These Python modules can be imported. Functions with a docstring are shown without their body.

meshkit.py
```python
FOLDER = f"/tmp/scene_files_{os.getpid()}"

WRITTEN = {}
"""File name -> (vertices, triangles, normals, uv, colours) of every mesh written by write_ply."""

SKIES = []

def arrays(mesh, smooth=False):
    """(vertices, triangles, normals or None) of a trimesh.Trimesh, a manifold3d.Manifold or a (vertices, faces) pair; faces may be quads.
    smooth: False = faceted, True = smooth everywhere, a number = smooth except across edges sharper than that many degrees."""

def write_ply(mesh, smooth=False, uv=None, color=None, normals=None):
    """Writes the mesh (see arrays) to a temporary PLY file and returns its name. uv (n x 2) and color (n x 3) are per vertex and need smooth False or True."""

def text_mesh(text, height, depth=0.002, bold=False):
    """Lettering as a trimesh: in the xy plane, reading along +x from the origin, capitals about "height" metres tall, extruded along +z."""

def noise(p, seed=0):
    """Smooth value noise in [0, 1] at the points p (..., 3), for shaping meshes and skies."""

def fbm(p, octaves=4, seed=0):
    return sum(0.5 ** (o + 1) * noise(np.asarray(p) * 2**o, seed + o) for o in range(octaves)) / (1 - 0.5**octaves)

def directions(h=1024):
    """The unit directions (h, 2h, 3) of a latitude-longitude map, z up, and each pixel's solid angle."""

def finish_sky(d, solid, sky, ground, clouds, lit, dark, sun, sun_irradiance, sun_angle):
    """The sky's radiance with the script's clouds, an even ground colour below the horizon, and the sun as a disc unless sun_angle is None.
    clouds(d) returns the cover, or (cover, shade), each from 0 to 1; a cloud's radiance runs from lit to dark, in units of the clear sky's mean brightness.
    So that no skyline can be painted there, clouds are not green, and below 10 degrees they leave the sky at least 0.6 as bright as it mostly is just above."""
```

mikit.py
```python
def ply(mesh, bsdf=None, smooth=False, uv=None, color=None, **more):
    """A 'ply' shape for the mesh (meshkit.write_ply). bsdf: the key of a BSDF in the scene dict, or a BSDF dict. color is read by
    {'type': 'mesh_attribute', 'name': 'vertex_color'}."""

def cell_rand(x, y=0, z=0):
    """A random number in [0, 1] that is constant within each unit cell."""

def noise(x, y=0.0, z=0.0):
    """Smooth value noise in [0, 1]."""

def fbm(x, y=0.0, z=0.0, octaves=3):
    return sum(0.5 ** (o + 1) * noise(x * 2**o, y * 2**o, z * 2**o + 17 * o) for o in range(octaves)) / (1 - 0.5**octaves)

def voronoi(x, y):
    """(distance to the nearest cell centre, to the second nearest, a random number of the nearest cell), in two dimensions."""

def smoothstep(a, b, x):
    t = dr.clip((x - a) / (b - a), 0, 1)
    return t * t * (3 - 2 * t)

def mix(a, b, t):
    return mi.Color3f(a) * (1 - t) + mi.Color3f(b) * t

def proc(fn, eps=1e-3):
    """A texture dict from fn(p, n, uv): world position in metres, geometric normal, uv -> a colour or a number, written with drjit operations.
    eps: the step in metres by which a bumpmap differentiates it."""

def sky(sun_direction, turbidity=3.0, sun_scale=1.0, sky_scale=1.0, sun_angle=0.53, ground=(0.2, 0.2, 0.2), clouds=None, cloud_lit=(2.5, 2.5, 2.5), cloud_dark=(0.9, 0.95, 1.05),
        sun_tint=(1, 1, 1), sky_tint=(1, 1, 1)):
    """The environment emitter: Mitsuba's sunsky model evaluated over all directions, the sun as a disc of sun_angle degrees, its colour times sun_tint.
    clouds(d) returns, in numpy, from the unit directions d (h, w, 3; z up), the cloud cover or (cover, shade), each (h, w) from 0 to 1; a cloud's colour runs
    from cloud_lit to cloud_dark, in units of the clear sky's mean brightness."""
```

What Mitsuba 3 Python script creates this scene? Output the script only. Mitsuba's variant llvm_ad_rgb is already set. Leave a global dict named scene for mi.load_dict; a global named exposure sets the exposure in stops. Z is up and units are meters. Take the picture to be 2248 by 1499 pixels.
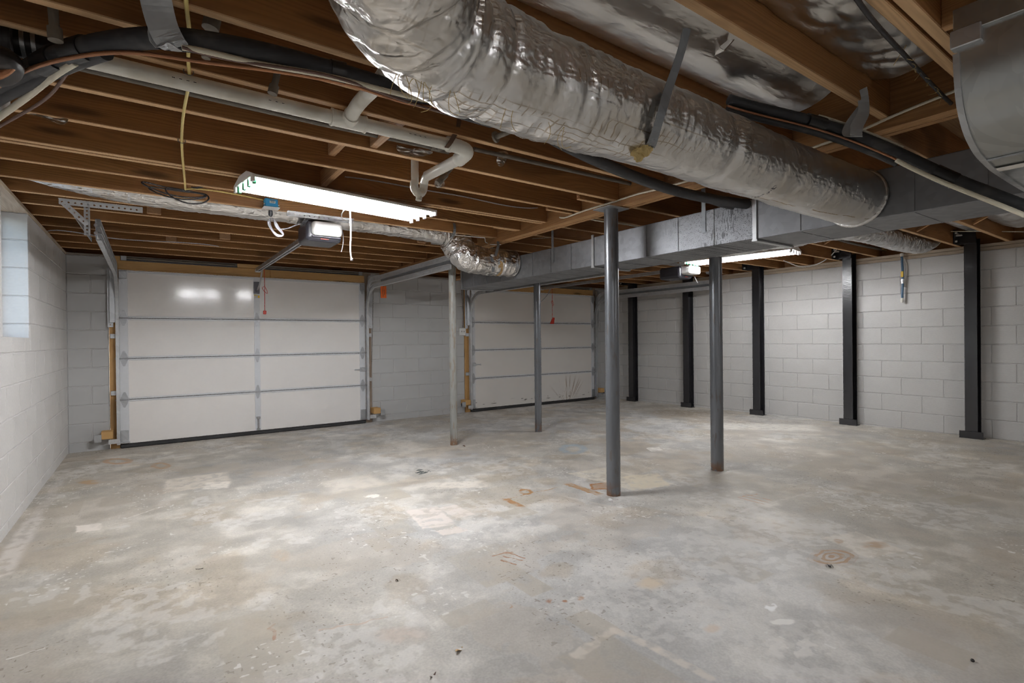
import math, random
import numpy as np, trimesh
import drjit as dr
import mitsuba as mi
import mikit, meshkit
from mikit import proc, ply, noise, fbm, voronoi, cell_rand, smoothstep, mix
from scipy.interpolate import CubicSpline
from shapely.geometry import Polygon, Point, box as sbox

T = mi.ScalarTransform4f
scene, labels = {}, {}
random.seed(7)
rng = np.random.default_rng(7)

# ---------------------------------------------------------------- camera, daylight, exposure
CAM = np.array([0.0, 0.0, 1.17])
FOC, YAW, PIT, ROL = 1134.28, 0.613958, -0.00415267, -0.0103013
FW = np.array([math.sin(YAW) * math.cos(PIT), math.cos(YAW) * math.cos(PIT), math.sin(PIT)])
_r = np.array([math.cos(YAW), -math.sin(YAW), 0.0])
_u = np.cross(_r, FW)
RT = _r * math.cos(ROL) + _u * math.sin(ROL)
UP = -_r * math.sin(ROL) + _u * math.cos(ROL)
scene['camera'] = {'type': 'perspective', 'fov': math.degrees(2 * math.atan(1124 / FOC)), 'fov_axis': 'x',
                   'to_world': T().look_at(origin=CAM.tolist(), target=(CAM + FW).tolist(), up=UP.tolist()),
                   'near_clip': 0.02, 'far_clip': 100.0}
exposure = 1.1
TUBE_L = 64.0          # radiance of the tubes of the first lamp; the others are set dimmer
DIM = 0.60
scene['sky'] = {**mikit.sky((0.6, 0.5, 0.55), turbidity=4.0, sun_scale=0.6, sky_scale=20.0, sky_tint=(1.0, 0.87, 0.73)), 'sampling_weight': 1.0}

# ---------------------------------------------------------------- helpers
D, XR, XL = 7.254, 7.431, -0.708       # faces of the back, right and left wall
JZ, DECK = 2.155, 2.392                # underside of the joists, underside of the deck
BZ = 2.112                             # underside of the main beam


def FZ(y):
    return 0.058 - 0.008 * y


def ray(px, py):
    return FW + RT * (px - 1124) / FOC + UP * (749.5 - py) / FOC


def at(px, py, X=None, Y=None, Z=None):
    d = ray(px, py)
    t = X / d[0] if X is not None else Y / d[1] if Y is not None else (Z - CAM[2]) / d[2]
    return d * t + CAM


def fl(px, py):
    d = ray(px, py)
    t = (0.058 - CAM[2]) / (d[2] + 0.008 * d[1])
    return d * t + CAM


_taken = set()


def key(name, parent=None):
    base = name if parent is None else parent + '__' + name
    k, i = base, 0
    while k in _taken:
        i += 1
        k = f'{base}_{i:03d}'
    _taken.add(k)
    return k


def lab(k, label=None, cat=None, group=None, kind=None):
    d = {}
    if label: d['label'] = label
    if cat: d['category'] = cat
    if group: d['group'] = group
    if kind: d['kind'] = kind
    labels[k] = d
    return k


def thing(name, label, cat, group=None):
    return lab(key(name), label, cat, group)


def obj(name, mesh, mat, parent=None, smooth=False, to_world=None, **kw):
    k = key(name, parent)
    d = mesh if isinstance(mesh, dict) else ply(mesh, mat, smooth, **kw)
    if isinstance(mesh, dict): d = dict(mesh)
    if to_world is not None: d['to_world'] = to_world
    scene[k] = d
    return k


def struct(name, mesh, mat, parent=None, smooth=False):
    k = obj(name, mesh, mat, parent, smooth)
    if parent is None: lab(k, kind='structure')
    return k


cat_ = trimesh.util.concatenate


def box(x0, x1, y0, y1, z0, z1):
    m = trimesh.creation.box((x1 - x0, y1 - y0, z1 - z0))
    m.apply_translation(((x0 + x1) / 2, (y0 + y1) / 2, (z0 + z1) / 2))
    return m


def cbox(x0, x1, y0, y1, z0, z1, b=0.003):
    """a box with chamfered edges"""
    P = []
    for x, sx in ((x0, 1), (x1, -1)):
        for y, sy in ((y0, 1), (y1, -1)):
            for z, sz in ((z0, 1), (z1, -1)):
                P += [(x + sx * b, y + sy * b, z), (x + sx * b, y, z + sz * b), (x, y + sy * b, z + sz * b)]
    return trimesh.convex.convex_hull(np.array(P))


def rbox(x0, x1, y0, y1, z0, z1, r=0.02, n=3):
    """a box with rounded edges: hull of spheres"""
    s = trimesh.creation.icosphere(n, r).vertices
    P = [s + (x, y, z) for x in (x0 + r, x1 - r) for y in (y0 + r, y1 - r) for z in (z0 + r, z1 - r)]
    return trimesh.convex.convex_hull(np.vstack(P))


def move(m, loc=(0, 0, 0), rz=0, rx=0, ry=0):
    m = m.copy()
    for a, ax in ((rx, (1, 0, 0)), (ry, (0, 1, 0)), (rz, (0, 0, 1))):
        if a: m.apply_transform(trimesh.transformations.rotation_matrix(math.radians(a), ax))
    m.apply_translation(loc)
    return m


def sp(P, n=24):
    P = np.asarray(P, float)
    s = np.r_[0, np.cumsum(np.linalg.norm(np.diff(P, axis=0), axis=1))]
    return CubicSpline(s, P)(np.linspace(0, s[-1], n))


def frames(P, up=None):
    P = np.asarray(P, float)
    t = np.gradient(P, axis=0)
    t /= np.linalg.norm(t, axis=1, keepdims=True)
    a = np.array([0, 0, 1.0]) if abs(t[0][2]) < 0.9 else np.array([1.0, 0, 0])
    n = np.cross(t[0], a); n /= np.linalg.norm(n)
    N = [n]
    for i in range(1, len(P)):
        n = N[-1] - t[i] * (N[-1] @ t[i])
        N.append(n / np.linalg.norm(n))
    N = np.array(N)
    return t, N, np.cross(t, N)


def skin(rings, cap=True):
    """rings (m, n, 3) -> mesh"""
    R = np.asarray(rings); m, n = R.shape[:2]
    V = R.reshape(-1, 3)
    i, j = np.meshgrid(np.arange(m - 1), np.arange(n), indexing='ij')
    a, b = i * n + j, i * n + (j + 1) % n
    F = np.concatenate([np.stack([a, b, b + n], -1).reshape(-1, 3), np.stack([a, b + n, a + n], -1).reshape(-1, 3)])
    if cap:
        V = np.vstack([V, R[0].mean(0), R[-1].mean(0)])
        k = np.arange(n)
        F = np.concatenate([F, np.stack([(k + 1) % n, k, k * 0 + m * n], -1), np.stack([(m - 1) * n + k, (m - 1) * n + (k + 1) % n, k * 0 + m * n + 1], -1)])
    me = trimesh.Trimesh(V, F, process=False)
    return me


def tube(P, r, n=12, cap=True):
    P = np.asarray(P, float)
    if len(P) == 2: P = np.array([P[0] + (P[1] - P[0]) * t for t in (0, 0.5, 1)])
    r = np.broadcast_to(np.asarray(r, float), (len(P),))
    t, N, B = frames(P)
    a = np.linspace(0, 2 * np.pi, n, endpoint=False)
    rings = P[:, None] + r[:, None, None] * (np.cos(a)[None, :, None] * N[:, None] + np.sin(a)[None, :, None] * B[:, None])
    return skin(rings, cap)


def ribbon(P, w, th, wdir):
    """flat strap along P, width w in direction wdir (projected), thickness th"""
    P = np.asarray(P, float)
    t, _, _ = frames(P)
    wd = np.broadcast_to(np.asarray(wdir, float), P.shape)
    wd = wd - t * (wd * t).sum(1, keepdims=True)
    wd /= np.linalg.norm(wd, axis=1, keepdims=True)
    nn = np.cross(t, wd)
    rings = np.stack([P + wd * w / 2 + nn * th / 2, P - wd * w / 2 + nn * th / 2, P - wd * w / 2 - nn * th / 2, P + wd * w / 2 - nn * th / 2], 1)
    return skin(rings)


def sweep_x(profile, path):
    """profile [(u along X, w along the normal)], path of points in a plane of constant X"""
    P = np.asarray(path, float)
    t, _, _ = frames(P)
    n = np.cross(np.array([1.0, 0, 0]), t)
    pr = np.asarray(profile, float)
    rings = P[:, None] + pr[None, :, :1] * np.array([1.0, 0, 0]) + pr[None, :, 1:] * n[:, None]
    R = np.asarray(rings); m, k = R.shape[:2]
    V = R.reshape(-1, 3); i, j = np.meshgrid(np.arange(m - 1), np.arange(k), indexing='ij')
    a, b = i * k + j, i * k + (j + 1) % k
    F = np.concatenate([np.stack([a, b, b + k], -1).reshape(-1, 3), np.stack([a, b + k, a + k], -1).reshape(-1, 3)])
    tri = trimesh.creation.triangulate_polygon(Polygon(pr), engine='earcut')
    vv, ff = tri
    if len(vv) == k:
        idx = [int(np.argmin(np.linalg.norm(pr - v, axis=1))) for v in vv]
        f2 = np.array(idx)[np.asarray(ff)]
        F = np.concatenate([F, f2, f2[:, ::-1] + (m - 1) * k])
    me = trimesh.Trimesh(V, F, process=False)
    return me


def ext(poly, h):
    return trimesh.creation.extrude_polygon(poly, h, engine='earcut')


def place(m, o, ex, ey, ez):
    """mesh with local axes ex, ey, ez at o"""
    M = np.eye(4); M[:3, 0], M[:3, 1], M[:3, 2], M[:3, 3] = ex, ey, ez, o
    m = m.copy(); m.apply_transform(M)
    return m


def perf(L, w=0.032, t=0.0025, pitch=0.035, r=0.0055, leg=0.0):
    """perforated strip along local x, centred in y, thickness in z; with a second leg it is an angle"""
    p = sbox(0, -w / 2, L, w / 2)
    x = pitch / 2
    while x < L - r:
        p = p.difference(Point(x, 0).buffer(r, 3)); x += pitch
    m = ext(p, t)
    if leg: m = cat_([m, box(0, L, w / 2 - t, w / 2, 0, leg)])
    return m


def cyl(p0, p1, r, n=16):
    return tube([p0, p1], r, n)


def bolt(p, ax, r=0.008, h=0.008):
    ax = np.asarray(ax, float)
    return cyl(np.asarray(p), np.asarray(p) + ax * h, r, 6)


X_, Y_, Z_ = np.eye(3)
# ---------------------------------------------------------------- materials


def mat(name, base, rough=0.6, metal=0.0, bump=None, bscale=1.0, eps=1e-3, spec=0.5, coat=0.0, rtex=None):
    c = proc(base) if callable(base) else {'type': 'rgb', 'value': list(base)}
    b = {'type': 'principled', 'base_color': c, 'roughness': proc(rtex) if rtex else float(rough), 'specular': spec}
    if metal: b['metallic'] = float(metal)
    if coat: b['clearcoat'] = coat; b['clearcoat_gloss'] = 0.9
    if bump is not None:
        b = {'type': 'bumpmap', 'arbitrary': proc(bump, eps), 'scale': float(bscale), 'bsdf': b}
    scene[name] = {'type': 'twosided', 'bsdf': b}
    return name


def wood_fn(axis, lo, hi, cell=0.2032, off=0.0, knot=1.0, ring=0.016, edge=None):
    """sawn timber: grain along an axis (0 x, 1 y, 2 z); lo and hi are the late and early wood"""
    o = [a for a in (0, 1, 2) if a != axis]

    def fn(p, n, uv):
        l, a, b = p[axis], p[o[0]], p[o[1]]
        board = cell_rand(dr.floor((a + off) / cell), 0, 5)
        l2 = l + board * 13.0
        w = fbm(l2 * 0.9, a * 7.0, b * 7.0 + board * 9, 3)
        k1, k2, kr = voronoi(l2 * 0.9, b * 5.0 + board * 7)
        kn = (1 - smoothstep(0.03, 0.13, k1)) * dr.select(kr > 0.55, float(knot), 0.0)
        r = (b + 0.5 * a + (w - 0.5) * 0.22 + kn * 0.01) * (6.2832 / ring)
        s = 0.5 + 0.5 * dr.sin(r)
        st = noise(l2 * 9, a * 260, b * 260)
        blot = fbm(l2 * 1.7, a * 4, b * 5 + 3, 3)
        t = dr.clip(0.3 + 0.26 * (s - 0.5) + 0.25 * (st - 0.5) + 0.9 * (blot - 0.5) + 0.25 * (board - 0.5), 0, 1)
        c = mix(hi, lo, t)
        if edge:                        # level faces take the paler edge colours, upright faces the browner pair
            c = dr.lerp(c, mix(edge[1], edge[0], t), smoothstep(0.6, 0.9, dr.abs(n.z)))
        dark = dr.clip(kn * 0.8 + 0.55 * smoothstep(0.62, 0.72, fbm(l2 * 1.1, a * 2, b * 3 + 40, 3)), 0, 0.85)
        return c * (1 - dark * 0.75)
    return fn


def wood_bump(axis):
    o = [a for a in (0, 1, 2) if a != axis]
    return lambda p, n, uv: noise(p[axis] * 12, p[o[0]] * 300, p[o[1]] * 300) + 0.6 * noise(p[axis] * 60, p[o[0]] * 90, p[o[1]] * 90)


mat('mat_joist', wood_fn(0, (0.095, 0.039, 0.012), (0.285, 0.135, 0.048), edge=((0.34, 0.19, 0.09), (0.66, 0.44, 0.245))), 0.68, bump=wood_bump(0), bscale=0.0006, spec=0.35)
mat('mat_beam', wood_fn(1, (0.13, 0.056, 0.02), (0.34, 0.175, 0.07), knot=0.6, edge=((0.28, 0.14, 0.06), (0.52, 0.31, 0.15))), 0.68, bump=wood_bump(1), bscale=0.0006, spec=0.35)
mat('mat_deck', wood_fn(0, (0.16, 0.09, 0.04), (0.33, 0.20, 0.10), cell=0.14), 0.7)
mat('mat_block_wood', wood_fn(1, (0.20, 0.10, 0.045), (0.46, 0.28, 0.15), cell=0.31, off=0.07), 0.7)
mat('mat_pine_x', wood_fn(0, (0.36, 0.19, 0.06), (0.58, 0.36, 0.15), cell=0.4), 0.62, spec=0.35)
mat('mat_pine_z', wood_fn(2, (0.34, 0.18, 0.055), (0.57, 0.34, 0.14), cell=0.31, off=0.11), 0.62, spec=0.35)
mat('mat_sill', wood_fn(1, (0.26, 0.19, 0.13), (0.46, 0.38, 0.29), cell=0.05, knot=0.4), 0.7)
mat('mat_jamb_old', wood_fn(2, (0.13, 0.095, 0.07), (0.26, 0.20, 0.15), cell=0.05, knot=0.4), 0.7)
mat('mat_sill_x', wood_fn(0, (0.17, 0.14, 0.11), (0.28, 0.24, 0.20), cell=0.05, knot=0.4), 0.7)


def paint(c, amp=0.05, seed=0.0, sc=3.0):
    def fn(p, n, uv):
        a = fbm(p.x * sc, p.y * sc, p.z * sc + seed, 4)
        f = noise(p.x * 90, p.y * 90, p.z * 90)
        return mi.Color3f(c) * (1 + amp * 2 * (a - 0.5) + amp * (f - 0.5))
    return fn


def block_bump(p, n, uv):
    return fbm(p.x * 55, p.y * 55, p.z * 55, 3) + 0.35 * noise(p.x * 260, p.y * 260, p.z * 260) - 0.9 * smoothstep(0.70, 0.80, noise(p.x * 75, p.y * 75, p.z * 75 + 9))


def back_wall(p, n, uv):
    a = fbm(p.x * 2, p.y * 2, p.z * 2, 4)
    c = mi.Color3f((0.44, 0.44, 0.435)) * (0.95 + 0.1 * a)
    dirt = smoothstep(0.5, 0.0, p.z) * fbm(p.x * 6, p.y, p.z * 14, 3)
    return c * (1 - 0.12 * dirt)


mat('mat_wall', paint((0.50, 0.492, 0.478)), 0.5, bump=block_bump, bscale=0.0011, eps=2e-3)
mat('mat_wall_back', back_wall, 0.5, bump=block_bump, bscale=0.0011, eps=2e-3)
mat('mat_mortar', paint((0.43, 0.425, 0.415), 0.1), 0.7, bump=block_bump, bscale=0.0015, eps=2e-3)


def door_bump(p, n, uv):
    return fbm(p.x * 60, p.y * 60, p.z * 45, 2)


mat('mat_door', paint((0.76, 0.735, 0.705), 0.02), 0.13, bump=door_bump, bscale=0.00016, eps=2e-3, spec=0.5)


def door2(p, n, uv):
    c = mi.Color3f((0.70, 0.67, 0.63)) * (0.97 + 0.06 * fbm(p.x * 3, p.y, p.z * 3, 3))
    # muddy splashes fanning out of the floor near the right end
    u, v = p.x - 6.33, p.z + 0.10
    ang, rad = dr.atan2(u, v), dr.sqrt(u * u + v * v)
    fan = noise(ang * 26, rad * 1.6, 3.0)
    m = smoothstep(0.60, 0.72, fan) * smoothstep(0.66, 0.40, rad) * smoothstep(0.08, 0.16, rad) * smoothstep(0.95, 0.5, dr.abs(ang))
    m = dr.maximum(m, 0.5 * smoothstep(0.75, 0.9, noise(p.x * 60, 0, p.z * 60)) * smoothstep(0.5, 0.25, rad))
    sc = smoothstep(0.80, 0.86, noise(p.x * 14, 1.0, p.z * 55)) * smoothstep(0.17, 0.14, p.z) * smoothstep(0.09, 0.11, p.z)
    return mix(mix(c, (0.30, 0.22, 0.15), 0.75 * m), (0.06, 0.05, 0.04), 0.8 * sc)


mat('mat_door_b', door2, 0.35, bump=door_bump, bscale=0.0003, eps=2e-3)
mat('mat_door_steel', paint((0.60, 0.612, 0.63), 0.04), 0.4)
mat('mat_joint_shade', (0.17, 0.175, 0.18), 0.6)  # dark grey standing in for the shade in the section gaps


def galv(base, k=1.0):
    def fn(p, n, uv):
        a, b, c = voronoi(p.y * 28 + p.x * 9, p.z * 28 + p.x * 22)
        d = fbm(p.x * 3, p.y * 3, p.z * 3, 3)
        return mi.Color3f(base) * (0.88 + 0.16 * c + 0.25 * (d - 0.5)) * k
    return fn


def trunk_fn(p, n, uv):
    a, b, c = voronoi(p.y * 30, p.z * 30 + p.x * 26)
    d = fbm(p.x * 2, p.y * 2.2, p.z * 5, 3)
    base = mi.Color3f((0.215, 0.222, 0.235)) * (0.9 + 0.14 * c + 0.3 * (d - 0.5))
    # dark runs and drops of old damp near the middle of the duct
    zone = smoothstep(2.5, 2.1, p.y) * smoothstep(1.66, 1.75, p.y)
    dr1 = smoothstep(0.62, 0.75, noise(p.y * 190, 2.0, p.z * 22)) * smoothstep(0.5, 0.66, fbm(p.y * 9, 4, p.z * 4, 2))
    dot = smoothstep(0.72, 0.80, noise(p.y * 210, 7.0, p.z * 210))
    return base * (1 - 0.6 * zone * dr.maximum(dr1, dot))


mat('mat_trunk', trunk_fn, 0.5, 0.7)
mat('mat_galv', galv((0.50, 0.515, 0.53)), 0.38, 0.85)
mat('mat_galv_bright', galv((0.66, 0.675, 0.69)), 0.36, 0.8)
mat('mat_plenum', galv((0.46, 0.475, 0.47)), 0.27, 0.9)
mat('mat_duct_tape', paint((0.36, 0.375, 0.39), 0.1), 0.5, 0.2)
mat('mat_strap', galv((0.22, 0.235, 0.25)), 0.5, 0.6)
mat('mat_track', galv((0.52, 0.53, 0.54)), 0.45, 0.45)
mat('mat_hinge', galv((0.40, 0.41, 0.425)), 0.42, 0.5)
mat('mat_steel_dark', (0.10, 0.10, 0.11), 0.4, 0.6)
mat('mat_steel', (0.42, 0.42, 0.43), 0.3, 0.9)


def foil_bump(p, n, uv):
    a = fbm(p.x * 26, p.y * 44, p.z * 44, 4)
    r = dr.abs(noise(p.x * 46, p.y * 70, p.z * 70) - 0.5)
    f = dr.abs(noise(p.x * 150, p.y * 60, p.z * 60) - 0.5)
    return a + 1.2 * r + 0.35 * f


def foil_fn(p, n, uv):
    d = fbm(p.x * 5, p.y * 5, p.z * 5, 4)
    s = smoothstep(0.52, 0.7, fbm(p.x * 9 + 7, p.y * 9, p.z * 9, 3))
    return mix((0.80, 0.79, 0.775), (0.62, 0.575, 0.52), s * 0.5) * (0.85 + 0.3 * d)


mat('mat_foil', foil_fn, 0.17, 1.0, bump=foil_bump, bscale=0.007, eps=2e-3)


def big_foil(p, n, uv):
    # scrim threads showing on the underside, tears and dirt
    ang = dr.atan2(p.z - 1.89, p.y - 1.155)
    d = fbm(p.x * 5, p.y * 5, p.z * 5, 4)
    base = mix((0.74, 0.735, 0.725), (0.56, 0.52, 0.465), smoothstep(0.45, 0.65, d) * 0.6)
    wx = p.x + 0.02 * noise(p.x * 9, ang * 6, 2)
    wa = ang * 0.135 + 0.012 * noise(p.x * 8, ang * 5, 7)
    g1 = smoothstep(0.12, 0.05, dr.abs(wx / 0.026 - dr.round(wx / 0.026)))
    g2 = smoothstep(0.12, 0.05, dr.abs(wa / 0.019 - dr.round(wa / 0.019)))
    low = smoothstep(-0.9, -1.5, ang) * smoothstep(0.3, 0.5, p.x) * smoothstep(1.9, 1.2, p.x) * smoothstep(0.44, 0.58, fbm(p.x * 2.6, ang * 1.5, 3.3, 3))
    th = dr.maximum(g1 * smoothstep(0.4, 0.55, noise(p.x * 17, ang * 6, 4)), g2 * smoothstep(0.3, 0.5, noise(p.x * 7, ang * 9, 5))) * low
    diag = dr.abs(ang + 1.25 - 0.62 * (p.x - 0.75))
    diag2 = dr.abs(ang + 1.55 + 0.55 * (p.x - 2.1))
    tear = dr.maximum(smoothstep(0.035, 0.012, diag) * smoothstep(1.75, 1.55, p.x), smoothstep(0.03, 0.01, diag2) * smoothstep(1.75, 1.95, p.x)) * smoothstep(0.3, 0.45, noise(p.x * 20, 1, 1))
    # stencilled row of print around the duct
    pr = smoothstep(0.012, 0.009, dr.abs(p.x - 2.06)) * dr.select(noise(p.x * 160, ang * 34, 1) > 0.52, 1.0, 0.0) * smoothstep(-2.2, -2.1, ang) * smoothstep(0.1, 0.0, ang)
    c = mix(base, (0.24, 0.16, 0.06), dr.clip(0.6 * th + 0.75 * tear, 0, 1))
    return mix(c, (0.03, 0.03, 0.05), pr * 0.85)


mat('mat_foil_big', big_foil, 0.32, 0.97, bump=foil_bump, bscale=0.0034, eps=2e-3)
mat('mat_foil_batt', foil_fn, 0.27, 1.0, bump=lambda p, n, uv: fbm(p.x * 24, p.y * 70, p.z * 30, 3), bscale=0.002, eps=2e-3)
mat('mat_fibre', paint((0.40, 0.30, 0.13), 0.3, sc=30), 0.95)
mat('mat_tape_tan', paint((0.36, 0.24, 0.11), 0.15), 0.6)


def post_fn(base, rust, amount):
    def fn(p, n, uv):
        d = fbm(p.x * 24, p.y * 24, p.z * 2.2, 4)
        s = smoothstep(0.62 - amount, 0.70 - amount, fbm(p.x * 60, p.y * 60, p.z * 9, 4))
        foot = smoothstep(0.16, 0.04, p.z) * smoothstep(0.35, 0.6, fbm(p.x * 30, p.y * 30, p.z * 25, 3))
        c = mi.Color3f(base) * (0.7 + 0.6 * d)
        c = mix(c, rust, 0.55 * s)
        return mix(c, (0.16, 0.075, 0.03), foot * 0.85)
    return fn


mat('mat_post_grey', post_fn((0.125, 0.133, 0.146), (0.10, 0.075, 0.06), 0.0), 0.3, spec=0.6, metal=0.35)
mat('mat_post_beige', post_fn((0.245, 0.245, 0.228), (0.20, 0.14, 0.09), 0.06), 0.45)
mat('mat_black', paint((0.013, 0.013, 0.015), 0.2), 0.22, spec=0.6, bump=lambda p, n, uv: fbm(p.x * 14, p.y * 40, p.z * 90, 3), bscale=0.0007, eps=2e-3)
mat('mat_black_rough', paint((0.020, 0.021, 0.024), 0.2), 0.5)
mat('mat_foam', lambda p, n, uv: mix((0.016, 0.017, 0.020), (0.075, 0.07, 0.065), smoothstep(0.5, 0.8, fbm(p.x * 12, p.y * 12, p.z * 12, 4)) * 0.6), 0.62)
mat('mat_iron', (0.02, 0.018, 0.018), 0.4, 0.3)
mat('mat_tape', (0.012, 0.012, 0.013), 0.35)
mat('mat_copper', lambda p, n, uv: mix((0.50, 0.23, 0.11), (0.22, 0.10, 0.06), fbm(p.x * 14, p.y * 14, p.z * 14, 3)), 0.35, 0.7)
mat('mat_brown_wire', (0.13, 0.075, 0.06), 0.55)
mat('mat_pvc', lambda p, n, uv: mix((0.70, 0.69, 0.63), (0.42, 0.38, 0.30), smoothstep(0.5, 0.75, fbm(p.x * 7, p.y * 7, p.z * 7, 4)) * 0.6), 0.35)
mat('mat_pvc_white', (0.62, 0.60, 0.55), 0.4)
mat('mat_ink', (0.03, 0.03, 0.035), 0.5)
mat('mat_pipe_grey', lambda p, n, uv: mix((0.17, 0.16, 0.14), (0.09, 0.075, 0.06), fbm(p.x * 18, p.y * 18, p.z * 18, 3)), 0.5, 0.3)
mat('mat_stub', lambda p, n, uv: mix((0.20, 0.18, 0.15), (0.10, 0.085, 0.065), fbm(p.x * 18, p.y * 18, p.z * 18, 3)), 0.55, 0.2)
mat('mat_rust', lambda p, n, uv: mix((0.10, 0.045, 0.02), (0.05, 0.03, 0.02), fbm(p.x * 40, p.y * 40, p.z * 40, 3)), 0.7)
mat('mat_white_paint', (0.75, 0.75, 0.74), 0.4)
mat('mat_white_plastic', (0.70, 0.70, 0.68), 0.35)
mat('mat_cable_white', (0.62, 0.58, 0.47), 0.5)
mat('mat_cable_yellow', (0.72, 0.58, 0.22), 0.5)
mat('mat_cable_black', (0.02, 0.02, 0.022), 0.45)
mat('mat_cord_grey', (0.40, 0.40, 0.42), 0.5)
mat('mat_green', (0.04, 0.28, 0.12), 0.4)
mat('mat_blue', (0.03, 0.30, 0.55), 0.45)
mat('mat_opener', (0.018, 0.018, 0.023), 0.35)
mat('mat_lens', (0.86, 0.86, 0.83), 0.35)
mat('mat_red', (0.50, 0.03, 0.015), 0.4)
mat('mat_orange', (0.95, 0.20, 0.04), 0.6)
mat('mat_rubber', (0.018, 0.018, 0.019), 0.6)
mat('mat_pex', (0.06, 0.13, 0.22), 0.4)
mat('mat_yellow', (0.75, 0.50, 0.02), 0.4)
mat('mat_paper', (0.60, 0.58, 0.54), 0.7)
mat('mat_bug', (0.012, 0.010, 0.009), 0.5)
mat('mat_frame_white', (0.7, 0.7, 0.7), 0.4)
scene['mat_glass'] = {'type': 'thindielectric'}
scene['mat_tube'] = {'type': 'diffuse', 'reflectance': {'type': 'rgb', 'value': [0.8, 0.8, 0.8]}}

# the concrete slab -----------------------------------------------------------


def quad(a, b, c, d):
    """floor patch from four picture points -> centre, half axes, as a parallelogram in plan"""
    A, B, C, E = (fl(*q)[:2] for q in (a, b, c, d))
    return (A + B + C + E) / 4, (B + C - A - E) / 4, (C + E - A - B) / 4


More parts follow.
